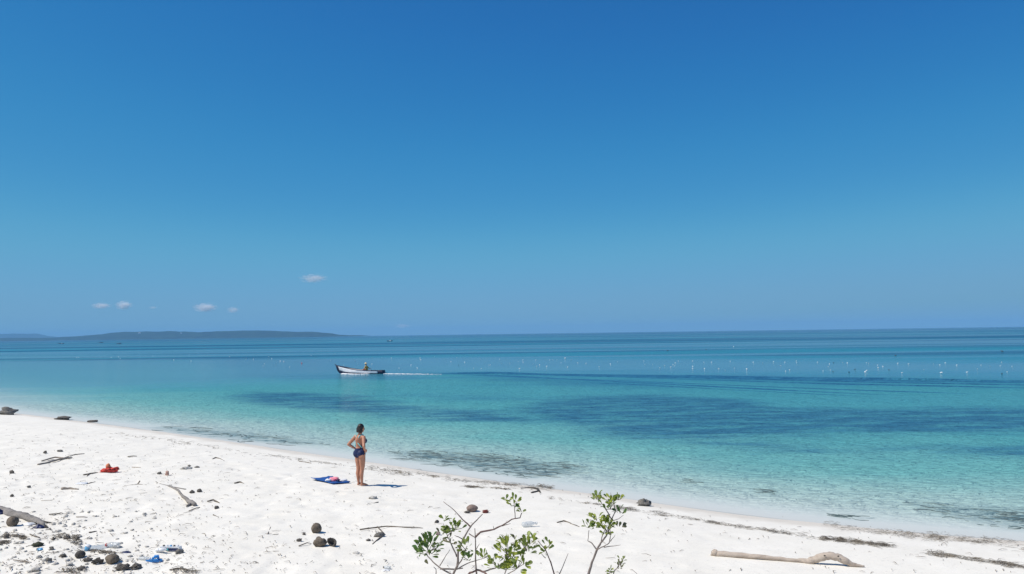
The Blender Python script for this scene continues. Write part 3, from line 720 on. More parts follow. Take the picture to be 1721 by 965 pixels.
def sheet(name, label, cat, px, py, w, d, h, mat, seed=0, yaw=0.0):
    """a crumpled sheet of cloth or plastic lying on the sand (closed, with thickness)"""
    p, k = gp(px, py); n = 14; W, D, H = w * k, d * k, h * k
    u = np.linspace(-1, 1, n); U, V = np.meshgrid(u, u)
    ang = np.arctan2(V, U); lim = 1 + 0.35 * np.array([[mnoise.noise(Vector((math.cos(a) * 1.3 + seed, math.sin(a) * 1.3, 0))) for a in row] for row in ang])
    rr = np.maximum(np.abs(U), np.abs(V)); cc = np.hypot(U, V) + 1e-9
    X = U / cc * rr * lim * W / 2; Y = V / cc * rr * lim * D / 2
    Z = H * (1 - rr ** 2) * (0.45 + 0.9 * np.abs(fbm(U * 2.2 + seed * 5 + 9, V * 2.2 + 5, seed, 3)) * 2) + 0.006
    vs = [(float(X[i, j]), float(Y[i, j]), float(Z[i, j])) for i in range(n) for j in range(n)]
    fs = [(i * n + j, i * n + j + 1, (i + 1) * n + j + 1, (i + 1) * n + j) for i in range(n - 1) for j in range(n - 1)]
    o = MB().add(vs, fs).build(name, mat, None, p); o.rotation_euler = (0, 0, yaw)
    sm = o.modifiers.new('thickness', 'SOLIDIFY'); sm.thickness = 0.006
    return tag(o, label, cat)
sheet('plastic_wrapping', 'large crumpled translucent plastic wrapping in the bottom left litter', 'plastic', 168, 922, 66, 40, 7, CLEAR, 2)
sheet('plastic_scrap', 'white plastic scrap beside the plank', 'plastic', 137, 813, 22, 16, 3, WHITEPLASTIC, 3)
sheet('plastic_bag', 'dark blue plastic pouch under the end of the rotten log', 'plastic', 65, 887, 18, 14, 6, NAVYCLOTH, 4)
sheet('plastic_bag', 'white plastic bag tucked under the middle of the rotten log', 'plastic', 48, 882, 20, 14, 5, WHITEPLASTIC, 5)
sheet('plastic_scrap', 'blue scrap poking out at the left edge by the rotten log', 'plastic', 1, 864, 14, 14, 10, NAVYCLOTH, 6)
sheet('plastic_scrap', 'light blue plastic scrap below the green husk', 'plastic', 67, 924, 10, 10, 4, LIGHTBLUE, 7)
sheet('plastic_scrap', 'dark navy plastic strip at the end of the wrapping', 'plastic', 212, 929, 16, 10, 3, NAVYCLOTH, 8)
sheet('plastic_scrap', 'white plastic scrap at the bottom edge left of the shrub', 'plastic', 648, 959, 14, 12, 2, WHITEPLASTIC, 9)
sheet('plastic_scrap', 'curled grey scrap right of the forked branch near the broken husk', 'plastic', 598, 930, 12, 10, 3, CORAL, 12)
p, k = gp(145, 926); cup = empty('plastic_cup', p, 0.4)
MB().tube([(0, 0, 0), (0, 0, 9 * k)], [3.4 * k, 4.6 * k], 14, True).build('cup_body', LIGHTBLUE, cup)
MB().tube([(0, 0, 8.6 * k), (0, 0, 9.6 * k)], [5.0 * k, 5.0 * k], 14, True).build('rim', WHITEPLASTIC, cup)
cup.rotation_euler = (0.15, 0.35, 0.4); tag(cup, 'small light blue plastic cup in the bottom left litter', 'cup')
# blue sandal
def sandal():
    p, k = gp(259, 944); o = empty('sandal', p, 0.12)
    out = [(-1, 0.30), (-0.8, 0.62), (-0.3, 0.62), (0.1, 0.7), (0.6, 0.95), (0.9, 0.7), (1.0, 0.0), (0.9, -0.6), (0.6, -0.9), (0.1, -0.75), (-0.3, -0.62), (-0.8, -0.6), (-1, -0.25)]
    v = [(a * 13 * k, b * 6 * k, z) for z in (0.0, 0.03) for a, b in out]; n = len(out)
    f = [tuple(range(n))[::-1], tuple(range(n, 2 * n))] + [(i, (i + 1) % n, n + (i + 1) % n, n + i) for i in range(n)]
    MB().add(v, f).build('sole', BLUEPLASTIC, o, smooth_=False)
    for sg in (1, -1):
        MB().tube([(8 * k, 0, 0.03), (5 * k, sg * 3 * k, 0.085), (0, sg * 5.6 * k, 0.075), (-3 * k, sg * 4.6 * k, 0.028)], [0.012, 0.018, 0.02, 0.014], 8, True).build('strap', BLUEPLASTIC, o)
    tag(o, 'bright blue rubber sandal in the litter right of the stones', 'sandal')
sandal()
# dark-lidded crate of bottles
def crate():
    p, k = gp(287, 926); o = empty('bottle_crate', p, -0.08)
    MB().box((0, 0, 4 * k), (34 * k, 10 * k, 7 * k), None, 0.95).build('crate_body', WHITEPLASTIC, o, smooth_=False)
    MB().box((5 * k, -5.3 * k, 3.6 * k), (20 * k, 0.6 * k, 4.2 * k)).build('dark_band', NAVYCLOTH, o, smooth_=False)
    for i in range(5):
        MB().tube([(-12 * k + i * 6 * k, 0, 7.4 * k), (-12 * k + i * 6 * k, 0, 9.6 * k)], [1.9 * k, 1.6 * k], 10).build('bottle_top', (STONE, WHITEPLASTIC, LIGHTBLUE)[i % 3], o)
    tag(o, 'white plastic crate with a dark band behind the white bottle', 'crate')
crate()
# red bundle
def red_bundle():
    p, k = gp(184, 794); o = empty('red_bundle', p)
    MB().blob((0, 0, 3.2 * k), (13 * k, 7 * k, 4.4 * k), 26, 16, 0.42, (0, -0.16, 0.15), 5, 2.6).build('cloth_bag', REDCLOTH, o)
    MB().blob((-7 * k, -2 * k, 3.0 * k), (6 * k, 5 * k, 4.4 * k), 14, 10, 0.25, None, 8, 2.0).build('fold', REDCLOTH, o)
    MB().blob((-3 * k, 1 * k, 10 * k), (3.8 * k, 3.6 * k, 4.4 * k), 14, 10, 0.12, None, 9).build('knot', ORANGE, o)
    tag(o, 'red cloth bundle with an orange knot lying on the sand', 'bag')
red_bundle()
# mat and towel beside the woman
def mat_things():
    c = [on_ground(*q) for q in ((522.5, 806.5), (552, 803.8), (589, 812.3), (559, 814.6))]
    ctr = sum(c, Vector()) / 4
    n = 10; v = []
    for i in range(n + 1):
        for j in range(n + 1):
            a, b = i / n, j / n
            q = c[0].lerp(c[1], a).lerp(c[3].lerp(c[2], a), b)
            z = float(land_z(q.x, q.y)) + 0.02 + 0.03 * (abs(a - 0.5) * 2) ** 4 * (1 if b < 0.3 else 0.3) + 0.006 * math.sin(9 * a + 5 * b)
            v.append((q.x - ctr.x, q.y - ctr.y, z - ctr.z))
    f = [(i * (n + 1) + j, (i + 1) * (n + 1) + j, (i + 1) * (n + 1) + j + 1, i * (n + 1) + j + 1) for i in range(n) for j in range(n)]
    o = MB().add(v, f).build('beach_mat', BLUEMAT, None, ctr); sm = o.modifiers.new('thickness', 'SOLIDIFY'); sm.thickness = 0.015
    tag(o, 'blue beach mat spread on the sand left of the woman', 'beach mat')
    def pile(name, label, px, py, w, h, mt, sd, y=0):
        p, k = gp(px, py); p.z += 0.03
        mb = MB().blob((0, 0, h * k * 0.35), (w * k / 2, w * k / 2.6, h * k / 2), 20, 12, 0.2, None, sd, 2.2)
        return tag(mb.build(name, mt, None, p), label, 'towel')
    t = pile('towel', 'crumpled pink and red towel in a heap on the blue mat', 562, 810.5, 17, 7.5, PINK, 2)
    pile('towel', 'white crumpled cloth at the left of the pink towel', 552, 811, 11, 5, WHITECLOTH, 3)
    pile('towel', 'pale cloth at the right end of the blue mat', 577, 810.5, 13, 4, WHITECLOTH, 4)
    pile('towel', 'small navy cloth tucked against the pink towel', 568, 811.8, 6, 4, NAVYCLOTH, 5)
mat_things()

# ================================================================== people
def remeshed(name, mb, mat, voxel, parent=None, smooth_it=4, keep=None, inflate=0.0):
    o = mb.build('tmp_shape', mat)
    m1 = o.modifiers.new('r', 'REMESH'); m1.mode = 'VOXEL'; m1.voxel_size = voxel
    m2 = o.modifiers.new('s', 'SMOOTH'); m2.iterations = smooth_it; m2.factor = 0.5
    me = bpy.data.meshes.new_from_object(o.evaluated_get(bpy.context.evaluated_depsgraph_get()))
    old = o.data; bpy.data.objects.remove(o); bpy.data.meshes.remove(old)
    if keep or inflate:
        bm = bmesh.new(); bm.from_mesh(me); bm.normal_update()
        if inflate:
            nn = [v.normal.copy() for v in bm.verts]
            for v, n_ in zip(bm.verts, nn): v.co += n_ * inflate
        if keep:
            bmesh.ops.delete(bm, geom=[f for f in bm.faces if not keep(f.calc_center_median())], context='FACES')
        bm.to_mesh(me); bm.free()
    me.name = name
    me.polygons.foreach_set('use_smooth', np.ones(len(me.polygons), bool))
    me.materials.clear(); me.materials.append(mat)
    n = bpy.data.objects.new(name, me); COL.objects.link(n)
    if parent: n.parent = parent
    return n
def limb(mb, pts, rad, n=14):
    mb.tube(pts, rad, n, True)
    for p, r in zip(pts, rad): mb.blob(p, (r, r, r), 12, 8)
def hand(mb, wrist, d, up, side, sc=1.0, curl=0.5):
    """palm and five fingers from the wrist along d; side: direction of the thumb"""
    d = Vector(d).normalized(); side = Vector(side).normalized(); up = Vector(up).normalized()
    w = Vector(wrist)
    def P(a, b, c): return w + d * a * sc + side * b * sc + up * c * sc
    for q in (-0.022, 0.0, 0.022): mb.tube([P(0.0, q * 0.7, 0), P(0.045, q, 0), P(0.085, q, 0)], [0.016 * sc, 0.017 * sc, 0.013 * sc], 8)
    for i, (b, ln) in enumerate(((0.032, 0.066), (0.011, 0.075), (-0.010, 0.070), (-0.031, 0.055))):
        p0 = P(0.08, b, 0)
        mb.tube([p0, P(0.08 + ln * 0.45, b * 1.1, -ln * 0.18 * curl), P(0.08 + ln * 0.78, b * 1.15, -ln * 0.5 * curl), P(0.08 + ln, b * 1.15, -ln * 0.85 * curl)], [0.010 * sc, 0.0095 * sc, 0.009 * sc, 0.0075 * sc], 8)
    mb.tube([P(0.025, 0.03, 0), P(0.05, 0.058, -0.01 * curl), P(0.078, 0.072, -0.025 * curl)], [0.013 * sc, 0.011 * sc, 0.008 * sc], 8)
def foot(mb, ankle, fwd):
    a = Vector(ankle); f = Vector(fwd).normalized(); sd = Vector((f.y, -f.x, 0))
    mb.tube([a - f * 0.035 + Vector((0, 0, -0.045)), a + f * 0.03 + Vector((0, 0, -0.03)), a + f * 0.10 + Vector((0, 0, -0.05)), a + f * 0.15 + Vector((0, 0, -0.062))], [0.028, 0.036, 0.030, 0.018], 10)
    for i, b in enumerate((-0.028, -0.012, 0.004, 0.018, 0.032)):
        mb.tube([a + f * 0.12 + sd * b + Vector((0, 0, -0.06)), a + f * (0.175 - 0.008 * abs(i - 3.2)) + sd * b * 1.15 + Vector((0, 0, -0.068))], [0.013, 0.010], 8)
def woman():
    p = on_ground(605.5, 816.5); p.z = float(land_z(p.x, p.y)) + 0.005
    root = empty('person', p, R(-42)); root.scale = (1.0, 1.0, 1.0)
    tag(root, 'woman in a navy swimsuit standing with hands on hips, facing the sea', 'person')
    def torso(mb):
        mb.blob((0, 0.0, 0.865), (0.168, 0.118, 0.125), 20, 14)                      # hips
        mb.blob((-0.078, -0.055, 0.835), (0.092, 0.088, 0.105), 16, 12); mb.blob((0.078, -0.055, 0.835), (0.092, 0.088, 0.105), 16, 12)
        mb.tube([(0, -0.005, 0.82), (0, 0, 0.93), (0, 0.005, 1.02), (0, 0.0, 1.12), (0, -0.01, 1.22), (0, -0.015, 1.29)], [0.155, 0.145, 0.122, 0.128, 0.138, 0.105], 20, True, 0.74)
        mb.blob((0, 0.045, 0.95), (0.12, 0.085, 0.12), 16, 12)                       # belly
        for sx in (-1, 1): mb.blob((sx * 0.068, 0.088, 1.165), (0.068, 0.066, 0.066), 14, 10)
        mb.blob((0, -0.01, 1.27), (0.155, 0.075, 0.07), 16, 10)                      # shoulder girdle
        for sx in (-1, 1):
            limb(mb, [(sx * 0.078, -0.005, 0.80), (sx * 0.085, 0.0, 0.66), (sx * 0.082, 0.008, 0.50), (sx * 0.078, 0.0, 0.43)], [0.094, 0.085, 0.066, 0.056])
    mb = MB(); torso(mb)
    for sx in (-1, 1):
        limb(mb, [(sx * 0.078, 0.0, 0.43), (sx * 0.078, -0.018, 0.32), (sx * 0.074, -0.012, 0.20), (sx * 0.070, 0.0, 0.085)], [0.054, 0.056, 0.044, 0.034])
        foot(mb, (sx * 0.072, 0.0, 0.075), (sx * 0.25, 1, 0))
        sh, el, wr = (sx * 0.170, -0.012, 1.268), (sx * 0.335, -0.135, 1.06), (sx * 0.200, -0.005, 0.945)
        limb(mb, [sh, ((sh[0] + el[0]) / 2, (sh[1] + el[1]) / 2, (sh[2] + el[2]) / 2), el], [0.052, 0.046, 0.037])
        limb(mb, [el, (el[0] * 0.6 + wr[0] * 0.4, el[1] * 0.6 + wr[1] * 0.4, el[2] * 0.6 + wr[2] * 0.4), wr], [0.037, 0.036, 0.025])
        hand(mb, wr, (-sx * 0.25, 0.85, -0.32), (sx, 0.3, 0.1), (0, -0.35, -1.0), 0.95, 0.7)
    # neck and head, turned to the right and bent down a little
    limb(mb, [(0, -0.012, 1.29), (0, 0.0, 1.36), (0.003, 0.012, 1.42)], [0.062, 0.050, 0.050])
    hc = Vector((0.006, 0.022, 1.495)); HR = Euler((R(-12), 0, R(-18))).to_matrix()
    def H(x, y, z): return hc + HR @ Vector((x, y, z))
    mb.blob(hc, (0.073, 0.088, 0.104), 18, 14, 0, (R(-12), 0, R(-18)))
    mb.blob(H(0, 0.040, -0.052), (0.052, 0.050, 0.052), 14, 10)
    mb.tube([H(0, 0.082, 0.02), H(0, 0.104, -0.022)], [0.010, 0.015], 8)
    for sx in (-1, 1): mb.blob(H(sx * 0.074, -0.005, -0.01), (0.010, 0.018, 0.030), 10, 8)
    mb.blob(H(0, 0.086, -0.052), (0.024, 0.010, 0.009), 10, 6)
    body = remeshed('body', mb, SKIN, 0.0065, root, 3)
    for sx in (-1, 1): MB().blob(H(sx * 0.03, 0.083, 0.005), (0.012, 0.008, 0.007), 10, 6).build('eye', HAIR, root)
    # hair: chin-long bob
    hb = MB(); hb.blob(H(0, -0.016, 0.028), (0.086, 0.094, 0.096), 20, 14)
    hb.blob(H(0, -0.050, -0.040), (0.084, 0.062, 0.085), 18, 12)
    for sx in (-1, 1): hb.blob(H(sx * 0.066, -0.010, -0.045), (0.026, 0.050, 0.080), 12, 10)
    for i in range(9):
        a = -1.3 + 2.6 * i / 8
        hb.tube([H(math.sin(a) * 0.075, -math.cos(a) * 0.078 - 0.01, -0.04), H(math.sin(a) * 0.080, -math.cos(a) * 0.085 - 0.01, -0.10 - 0.012 * (i % 3))], [0.026, 0.012], 8)
    def off_face(c):
        q = HR.transposed() @ (c - hc); return not (q.y > 0.045 and q.z < 0.052)
    remeshed('hair', hb, HAIR, 0.008, root, 2, off_face)
    # swimsuit grown from the trunk
    tb = MB(); torso(tb)
    def suit(c):
        x, y, z = c
        if z < 0.748 + 0.75 * max(0.0, abs(x) - 0.045) - (0.02 if y < 0 else 0): return False
        if z < 0.80 and abs(x) > 0.11: return False
        top = 0.985 + 0.27 * float(sstep(np.float64(y), -0.07, 0.05))
        return z < top and z < 1.245
    sw = remeshed('swimsuit', tb, SUIT, 0.0075, root, 3, suit, 0.007)
    for sx in (-1, 1):
        pth = [(sx * 0.075, 0.085, 1.235), (sx * 0.088, 0.03, 1.338), (sx * 0.075, -0.075, 1.318), (sx * 0.03, -0.112, 1.20), (0, -0.113, 1.165), (-sx * 0.05, -0.108, 1.12), (-sx * 0.118, -0.068, 1.035), (-sx * 0.128, -0.03, 1.0)]
        MB().tube(pth, [0.0105] * len(pth), 8).build('strap', STRAP, sw)
    MB().box((-0.085, -0.150, 0.965), (0.026, 0.006, 0.020), (0, 0, -0.5)).build('emblem', WHITECLOTH, sw, smooth_=False)
woman()

# ================================================================== boat, boatman, wake
BOATWHITE = simple('white_boat_paint', (0.82, 0.81, 0.82), 0.5, 0.15, 3.0, 0.002, 0.4)
BOATNAVY = simple('navy_boat_paint', (0.012, 0.018, 0.06), 0.5, 0.3, 3.0, 0.002, 0.4)
BOATIN = simple('bare_boat_wood', (0.20, 0.14, 0.10), 0.8, 0.4, 3.0, 0.003, 0.2)
def hull_ring(t, z):
    """half beam of the canoe at t (0 bow .. 1 stern) and level z (0 keel .. 1 gunwale)"""
    b = 0.50 * min(1.0, (max(t, 0) / 0.42)) ** 0.72 * (1 - 0.30 * max(0, t - 0.55) / 0.45)
    return b * (0.55 + 0.45 * min(1.0, z / 0.42) ** 0.7 + 0.02 * z)
LB = 5.55
def boat():
    bow = on_water(570.5, 628.2); stern = on_water(645.5, 628.2)
    d = (stern - bow); yaw = math.atan2(d.y, d.x)
    o = empty('wooden_boat', bow, yaw); o['label'] = 'slim white and navy wooden boat running left across the bay'; o['category'] = 'boat'
    ts = np.linspace(0, 1, 40)
    rake = 0.95
    gun = lambda t: 0.38 + 0.62 * (1 - t) ** 3.2       # gunwale height
    keel = lambda t: -0.16 + 0.25 * max(0, 0.14 - t) / 0.14
    def pt(t, lvl, sg):
        z = keel(t) + (gun(t) - keel(t)) * lvl
        xs = t * LB * 0.985 - rake * (max(0, z) / 1.09) * max(0, 1 - t / 0.16) * 0.55
        return (xs, sg * hull_ring(t, lvl) * (0.0 if t == 0 else 1.0), z)
    def strake(l0, l1, name, mat, t0=0.0, t1=1.0, out=0.0):
        n = 34; tt = np.linspace(t0, t1, n); lv = np.linspace(l0, l1, 4)
        for sg in (-1, 1):
            v = []; mb = MB()
            for t in tt:
                for l in lv:
                    x, y, z = pt(float(t), float(l), sg); v.append((x, y + sg * out, z))
                for l in lv[::-1]:
                    x, y, z = pt(float(t), float(l), sg); v.append((x, y - sg * 0.028 * (1 if abs(y) > 0.03 else 0.2), z))
            m_ = 8
            f = [(i * m_ + j, (i + 1) * m_ + j, (i + 1) * m_ + (j + 1) % m_, i * m_ + (j + 1) % m_) for i in range(n - 1) for j in range(m_)]
            f += [tuple(range(m_)), tuple((n - 1) * m_ + j for j in range(m_))]
            mb.add(v, f).build(name, mat, o)
    strake(0.0, 0.36, 'hull_bottom', BOATNAVY)
    strake(0.36, 0.40, 'waterline_stripe', BOATNAVY, out=0.012)
    strake(0.37, 0.92, 'side_plank', BOATWHITE, 0.035, 0.90)
    strake(0.37, 0.92, 'bow_plank', BOATNAVY, 0.0, 0.035)
    strake(0.37, 0.95, 'stern_plank', BOATNAVY, 0.90, 1.0, 0.02)
    strake(0.92, 1.0, 'gunwale', BOATNAVY, 0.0, 1.0, 0.02)
    fl = MB(); v = []
    for t in np.linspace(0.05, 0.985, 24):
        a = pt(float(t), 0.45, 1); v += [(a[0], a[1], a[2]), (a[0], -a[1], a[2])]
    fl.add(v, [(2 * i, 2 * i + 1, 2 * i + 3, 2 * i + 2) for i in range(23)]).build('floor', BOATIN, o)
    g1 = gun(1.0)
    MB().box((LB * 0.985, 0, g1 * 0.5 - 0.03), (0.05, 0.66, g1 + 0.02), None, 1.05).build('transom', BOATNAVY, o, smooth_=False)
    tip = pt(0.0, 1.0, 1)
    MB().tube([pt(0.012, 0.0, 0), (tip[0] * 0.45, 0, 0.35), (tip[0], 0, tip[2] + 0.02), (tip[0] - 0.16, 0, tip[2] + 0.12)], [0.04, 0.045, 0.045, 0.02], 8).build('stem_post', BOATNAVY, o)
    for t in (0.35, 0.52, 0.70, 0.84):
        a = pt(t, 0.80, 1); MB().box((a[0], 0, a[2]), (0.20, 2 * a[1] - 0.05, 0.04)).build('thwart', BOATIN, o, smooth_=False)
    MB().box((LB * 0.94, 0.0, g1 - 0.02), (0.55, 0.50, 0.10), None, 0.95).build('stern_deck', BOATNAVY, o, smooth_=False)
    MB().tube([(LB * 0.95, 0.15, g1 + 0.02), (LB * 1.08, 0.18, -0.12)], [0.03, 0.025], 8).build('propeller_shaft', BOATNAVY, o)
    # boatman
    SHIRT = simple('yellow_shirt', (0.66, 0.42, 0.13), 0.9, 0.25, 8.0, 0.004, 0.1); SHORTS = simple('orange_shorts', (0.45, 0.12, 0.05), 0.9, 0.25, 8.0, 0.004, 0.1)
    HAT = simple('pale_straw_hat', (0.75, 0.62, 0.36), 0.9, 0.2, 10.0, 0.004, 0.1)
    seat = pt(0.62, 0.82, 1)
    M = o.matrix_basis.copy()
    M = Matrix.Translation(bow) @ Matrix.Rotation(yaw, 4, 'Z')
    b = empty('person', M @ Vector((seat[0], 0.0, seat[2])), yaw + math.pi / 2)          # faces the bow
    tag(b, 'boatman in a yellow shirt and pale hat sitting in the boat', 'person')
    mb = MB()
    limb(mb, [(0, 0, 0.10), (0, 0.03, 0.30), (0, 0.05, 0.48)], [0.15, 0.145, 0.15])
    mb.blob((0, 0.05, 0.52), (0.20, 0.11, 0.08), 14, 10)
    limb(mb, [(0, 0.06, 0.56), (0, 0.08, 0.66)], [0.055, 0.05])
    mb.blob((0, 0.10, 0.76), (0.078, 0.092, 0.11), 14, 10); mb.blob((0, 0.19, 0.745), (0.014, 0.02, 0.02), 8, 6)
    for sx in (-1, 1):
        limb(mb, [(sx * 0.09, 0.0, 0.08), (sx * 0.12, 0.40, 0.14), (sx * 0.12, 0.48, -0.22)], [0.085, 0.065, 0.045]); foot(mb, (sx * 0.12, 0.48, -0.24), (0, 1, 0))
    limb(mb, [(-0.20, 0.05, 0.52), (-0.27, 0.14, 0.30), (-0.14, 0.34, 0.20)], [0.055, 0.045, 0.032]); hand(mb, (-0.14, 0.34, 0.20), (0.1, 1, -0.1), (0, 0.1, 1), (1, 0, 0), 1.0, 0.8)
    limb(mb, [(0.20, 0.05, 0.52), (0.27, -0.10, 0.32), (0.22, -0.36, 0.26)], [0.055, 0.045, 0.032]); hand(mb, (0.22, -0.36, 0.26), (0, -1, -0.1), (0, 0, 1), (-1, 0, 0), 1.0, 0.9)
    remeshed('body', mb, SKIN, 0.014, b, 3)
    sh = MB(); limb(sh, [(0, 0, 0.08), (0, 0.03, 0.30), (0, 0.05, 0.48)], [0.165, 0.16, 0.165]); sh.blob((0, 0.05, 0.52), (0.21, 0.125, 0.085), 14, 10)
    limb(sh, [(-0.20, 0.05, 0.52), (-0.265, 0.13, 0.33)], [0.068, 0.062]); limb(sh, [(0.20, 0.05, 0.52), (0.265, -0.08, 0.35)], [0.068, 0.062])
    remeshed('shirt', sh, SHIRT, 0.016, b, 3)
    st = MB()
    for sx in (-1, 1): limb(st, [(sx * 0.085, 0.0, 0.07), (sx * 0.115, 0.34, 0.13)], [0.115, 0.085])
    remeshed('shorts', st, SHORTS, 0.016, b, 3)
    MB().tube([(0, 0.10, 0.82), (0, 0.10, 0.845), (0, 0.10, 0.85), (0, 0.10, 0.94), (0, 0.10, 0.97)], [0.20, 0.19, 0.10, 0.095, 0.05], 18).build('hat', HAT, b)
boat()
# wake: foam behind the stern, low ridges spreading to the right
FOAM = simple('white_foam', (0.78, 0.80, 0.82), 0.9, 0.1, 3.0, 0.0, 0.2)
def foam():
    mb = MB(); a = on_water(640, 628.4)
    r_ = random.Random(3)
    for i in range(460):
        t = r_.random() ** 1.8
        x = 644 + 100 * t; y = 628.2 + 1.2 * t + r_.gauss(0, 0.10 + 0.25 * t)
        q = on_water(x, y) - a; sc = (0.11 - 0.085 * t) * r_.uniform(0.4, 1.2)
        mb.blob((q.x, q.y, 0.0), (sc * 1.6, sc * 1.0, sc * 0.35), 6, 4, 0.2, None, i)
    for i in range(160):                                     # bow wave along the hull, hither side
        t = r_.random(); x = 577 + 42 * t; y = 628.5 + 0.55 * math.sin(t * 3.1) + r_.gauss(0, 0.15)
        q = on_water(x, y) - a; sc = 0.14 * r_.uniform(0.5, 1.3) * (1.15 - 0.6 * t)
        mb.blob((q.x, q.y - 0.1, 0.0), (sc * 1.7, sc, sc * 0.4), 6, 4, 0.2, None, i)
    tag(mb.build('wake_foam', FOAM, None, a), 'white foam trailing behind the boat', None, None, 'stuff')
foam()
def ridge_wave(pts, h, w, seed):
    P = [on_water(*q) for q in pts]; r_ = random.Random(seed)
    cum = [0]
    for i in range(len(P) - 1): cum.append(cum[-1] + (P[i + 1] - P[i]).length)
    n = int(cum[-1] / 0.9); prof = [(-1.0, -0.25), (-0.5, 0.25), (-0.12, 0.92), (0.1, 1.0), (0.5, 0.4), (1.2, -0.25)]
    X, Y, Z = [], [], []
    for i in range(n + 1):
        s_ = cum[-1] * i / n; j = min(max(np.searchsorted(cum, s_) - 1, 0), len(P) - 2)
        t = (s_ - cum[j]) / (cum[j + 1] - cum[j]); c = P[j].lerp(P[j + 1], t); d = (P[j + 1] - P[j]).normalized(); nrm = Vector((-d.y, d.x, 0))
        amp = h * min(1, 8 * i / n, 4 * (n - i) / n) * (0.55 + 0.9 * vnoise(i / 9.0, seed * 3.0, 5)); off = 0.5 * w * (vnoise(i / 14.0, seed * 7.0, 6) - 0.5)
        ww = w * min(1, 6 * i / n, 3 * (n - i) / n) * (0.15 + 1.5 * vnoise(i / 11.0, seed * 5.0, 8)) + 0.02
        X.append([c.x + nrm.x * (a * ww + off) for a, _ in prof]); Y.append([c.y + nrm.y * (a * ww + off) for a, _ in prof]); Z.append([amp * b - 0.012 for _, b in prof])
    X, Y, Z = np.array(X), np.array(Y), np.array(Z)
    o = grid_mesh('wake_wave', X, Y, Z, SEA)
    vattr(o, 'offshore', -shore_s(X, Y)); vattr(o, 'calm', np.full(X.shape, -2.0)); vattr(o, 'faint', np.full(X.shape, 1.8)); vattr(o, 'seagrass_or_wake_shade', np.full(X.shape, 1.2)); vattr(o, 'reef', np.full(X.shape, -2.0))  # weed-bed blues painted on the ridges, imitating slopes that reflect darker sky
    tag(o, kind='structure')
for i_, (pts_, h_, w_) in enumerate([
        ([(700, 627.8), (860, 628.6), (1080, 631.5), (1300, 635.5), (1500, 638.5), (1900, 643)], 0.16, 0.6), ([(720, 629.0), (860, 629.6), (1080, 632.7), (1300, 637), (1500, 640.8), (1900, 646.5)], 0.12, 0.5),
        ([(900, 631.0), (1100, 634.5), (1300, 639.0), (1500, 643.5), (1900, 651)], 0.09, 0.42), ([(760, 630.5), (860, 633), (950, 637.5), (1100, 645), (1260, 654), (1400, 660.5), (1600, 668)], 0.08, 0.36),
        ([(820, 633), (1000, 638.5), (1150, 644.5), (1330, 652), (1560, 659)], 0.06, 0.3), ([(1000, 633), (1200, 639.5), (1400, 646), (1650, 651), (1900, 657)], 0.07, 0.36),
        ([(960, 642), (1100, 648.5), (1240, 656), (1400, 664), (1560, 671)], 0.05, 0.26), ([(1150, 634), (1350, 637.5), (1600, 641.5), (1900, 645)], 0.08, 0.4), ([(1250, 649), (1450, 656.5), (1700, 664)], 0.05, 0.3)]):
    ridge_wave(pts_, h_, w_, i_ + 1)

# ================================================================== floats of the seaweed farm
FLW = simple('white_float_plastic', (0.85, 0.85, 0.85), 0.4, 0.08, 6.0, 0.0, 0.4)
FLD = simple('dark_float_plastic', (0.06, 0.06, 0.07), 0.5, 0.2, 6.0, 0.0, 0.4)
FLR = simple('red_float_plastic', (0.45, 0.04, 0.03), 0.5, 0.2, 6.0, 0.0, 0.4)
def float_mesh(mat):
    mb = MB(); prof = [(0, 0.3), (0.05, 0.85), (0.15, 1.0), (0.6, 1.0), (0.75, 0.7), (0.86, 0.36), (1.0, 0.34)]
    mb.tube([(t * 0.46 - 0.2, 0, 0.05 + 0.10 * t) for t, _ in prof], [0.115 * q for _, q in prof], 10)
    o = mb.build('float', mat); me = o.data; bpy.data.objects.remove(o); return me
FM = {'w': float_mesh(FLW), 'd': float_mesh(FLD), 'r': float_mesh(FLR)}
WHITE_F = [(257, 599), (318, 596), (321, 607), (292, 605), (386, 600), (414, 603), (426, 604), (132, 601), (129, 601), (187, 601), (199, 600), (202, 603),
    (523, 598), (563, 595), (471, 607), (465, 610), (597, 607), (625, 612), (602, 612), (642, 602), (658, 602), (691, 613), (706, 602), (730, 600), (750, 610), (768, 602), (781, 609), (807, 603), (822, 614), (840, 604), (857, 611), (758, 608),
    (879, 605), (896, 612), (902, 616), (924, 605), (929, 605), (936, 605), (950, 602.5), (960, 605), (943, 610), (919, 616), (954, 617), (971, 610), (985, 611), (1007, 617), (1026, 612), (1082, 607), (1084, 613), (1097, 613), (1117, 615), (1131, 613), (1140, 607), (1164, 607), (1164, 616), (1164, 620), (1183, 609), (1196, 609), (1184, 620), (1208, 620), (1233, 583), (1255, 621), (1266, 609), (1254, 614), (1282, 610),
    (1300, 608), (1319, 609), (1339, 610), (1312, 615), (1327, 622), (1374, 609), (1394, 612), (1392, 617), (1424, 610), (1454, 626), (1460, 611), (1475, 614), (1476, 618), (1509, 611), (1527, 612), (1516, 627), (1553, 622), (1569, 612), (1582, 627), (1608, 614), (1649, 614), (1681, 615), (1701, 616), (1664, 616)]
DARK_F = [(150, 603), (771, 614), (1122, 590), (1187, 588), (1401, 610), (1437, 621), (1427, 626), (1400, 625), (1494, 622), (1505, 598), (1684, 591), (1684, 629)]
fr_ = random.Random(5)
for i in range(46):
    x = fr_.uniform(440, 1715); WHITE_F.append((x, 600 + (x - 600) * 0.008 + fr_.uniform(0, 19)))
BIGW = {(950, 602.5): 'tallest white float, standing out in the middle of the float rows', (1255, 621): 'largest white float lying in front of the float rows, right of centre', (1233, 583): 'lone white float far beyond the float rows', (1582, 627): 'white float nearest the shore at the right of the rows', (1454, 626): 'white float in front of the rows, next to two dark floats'}
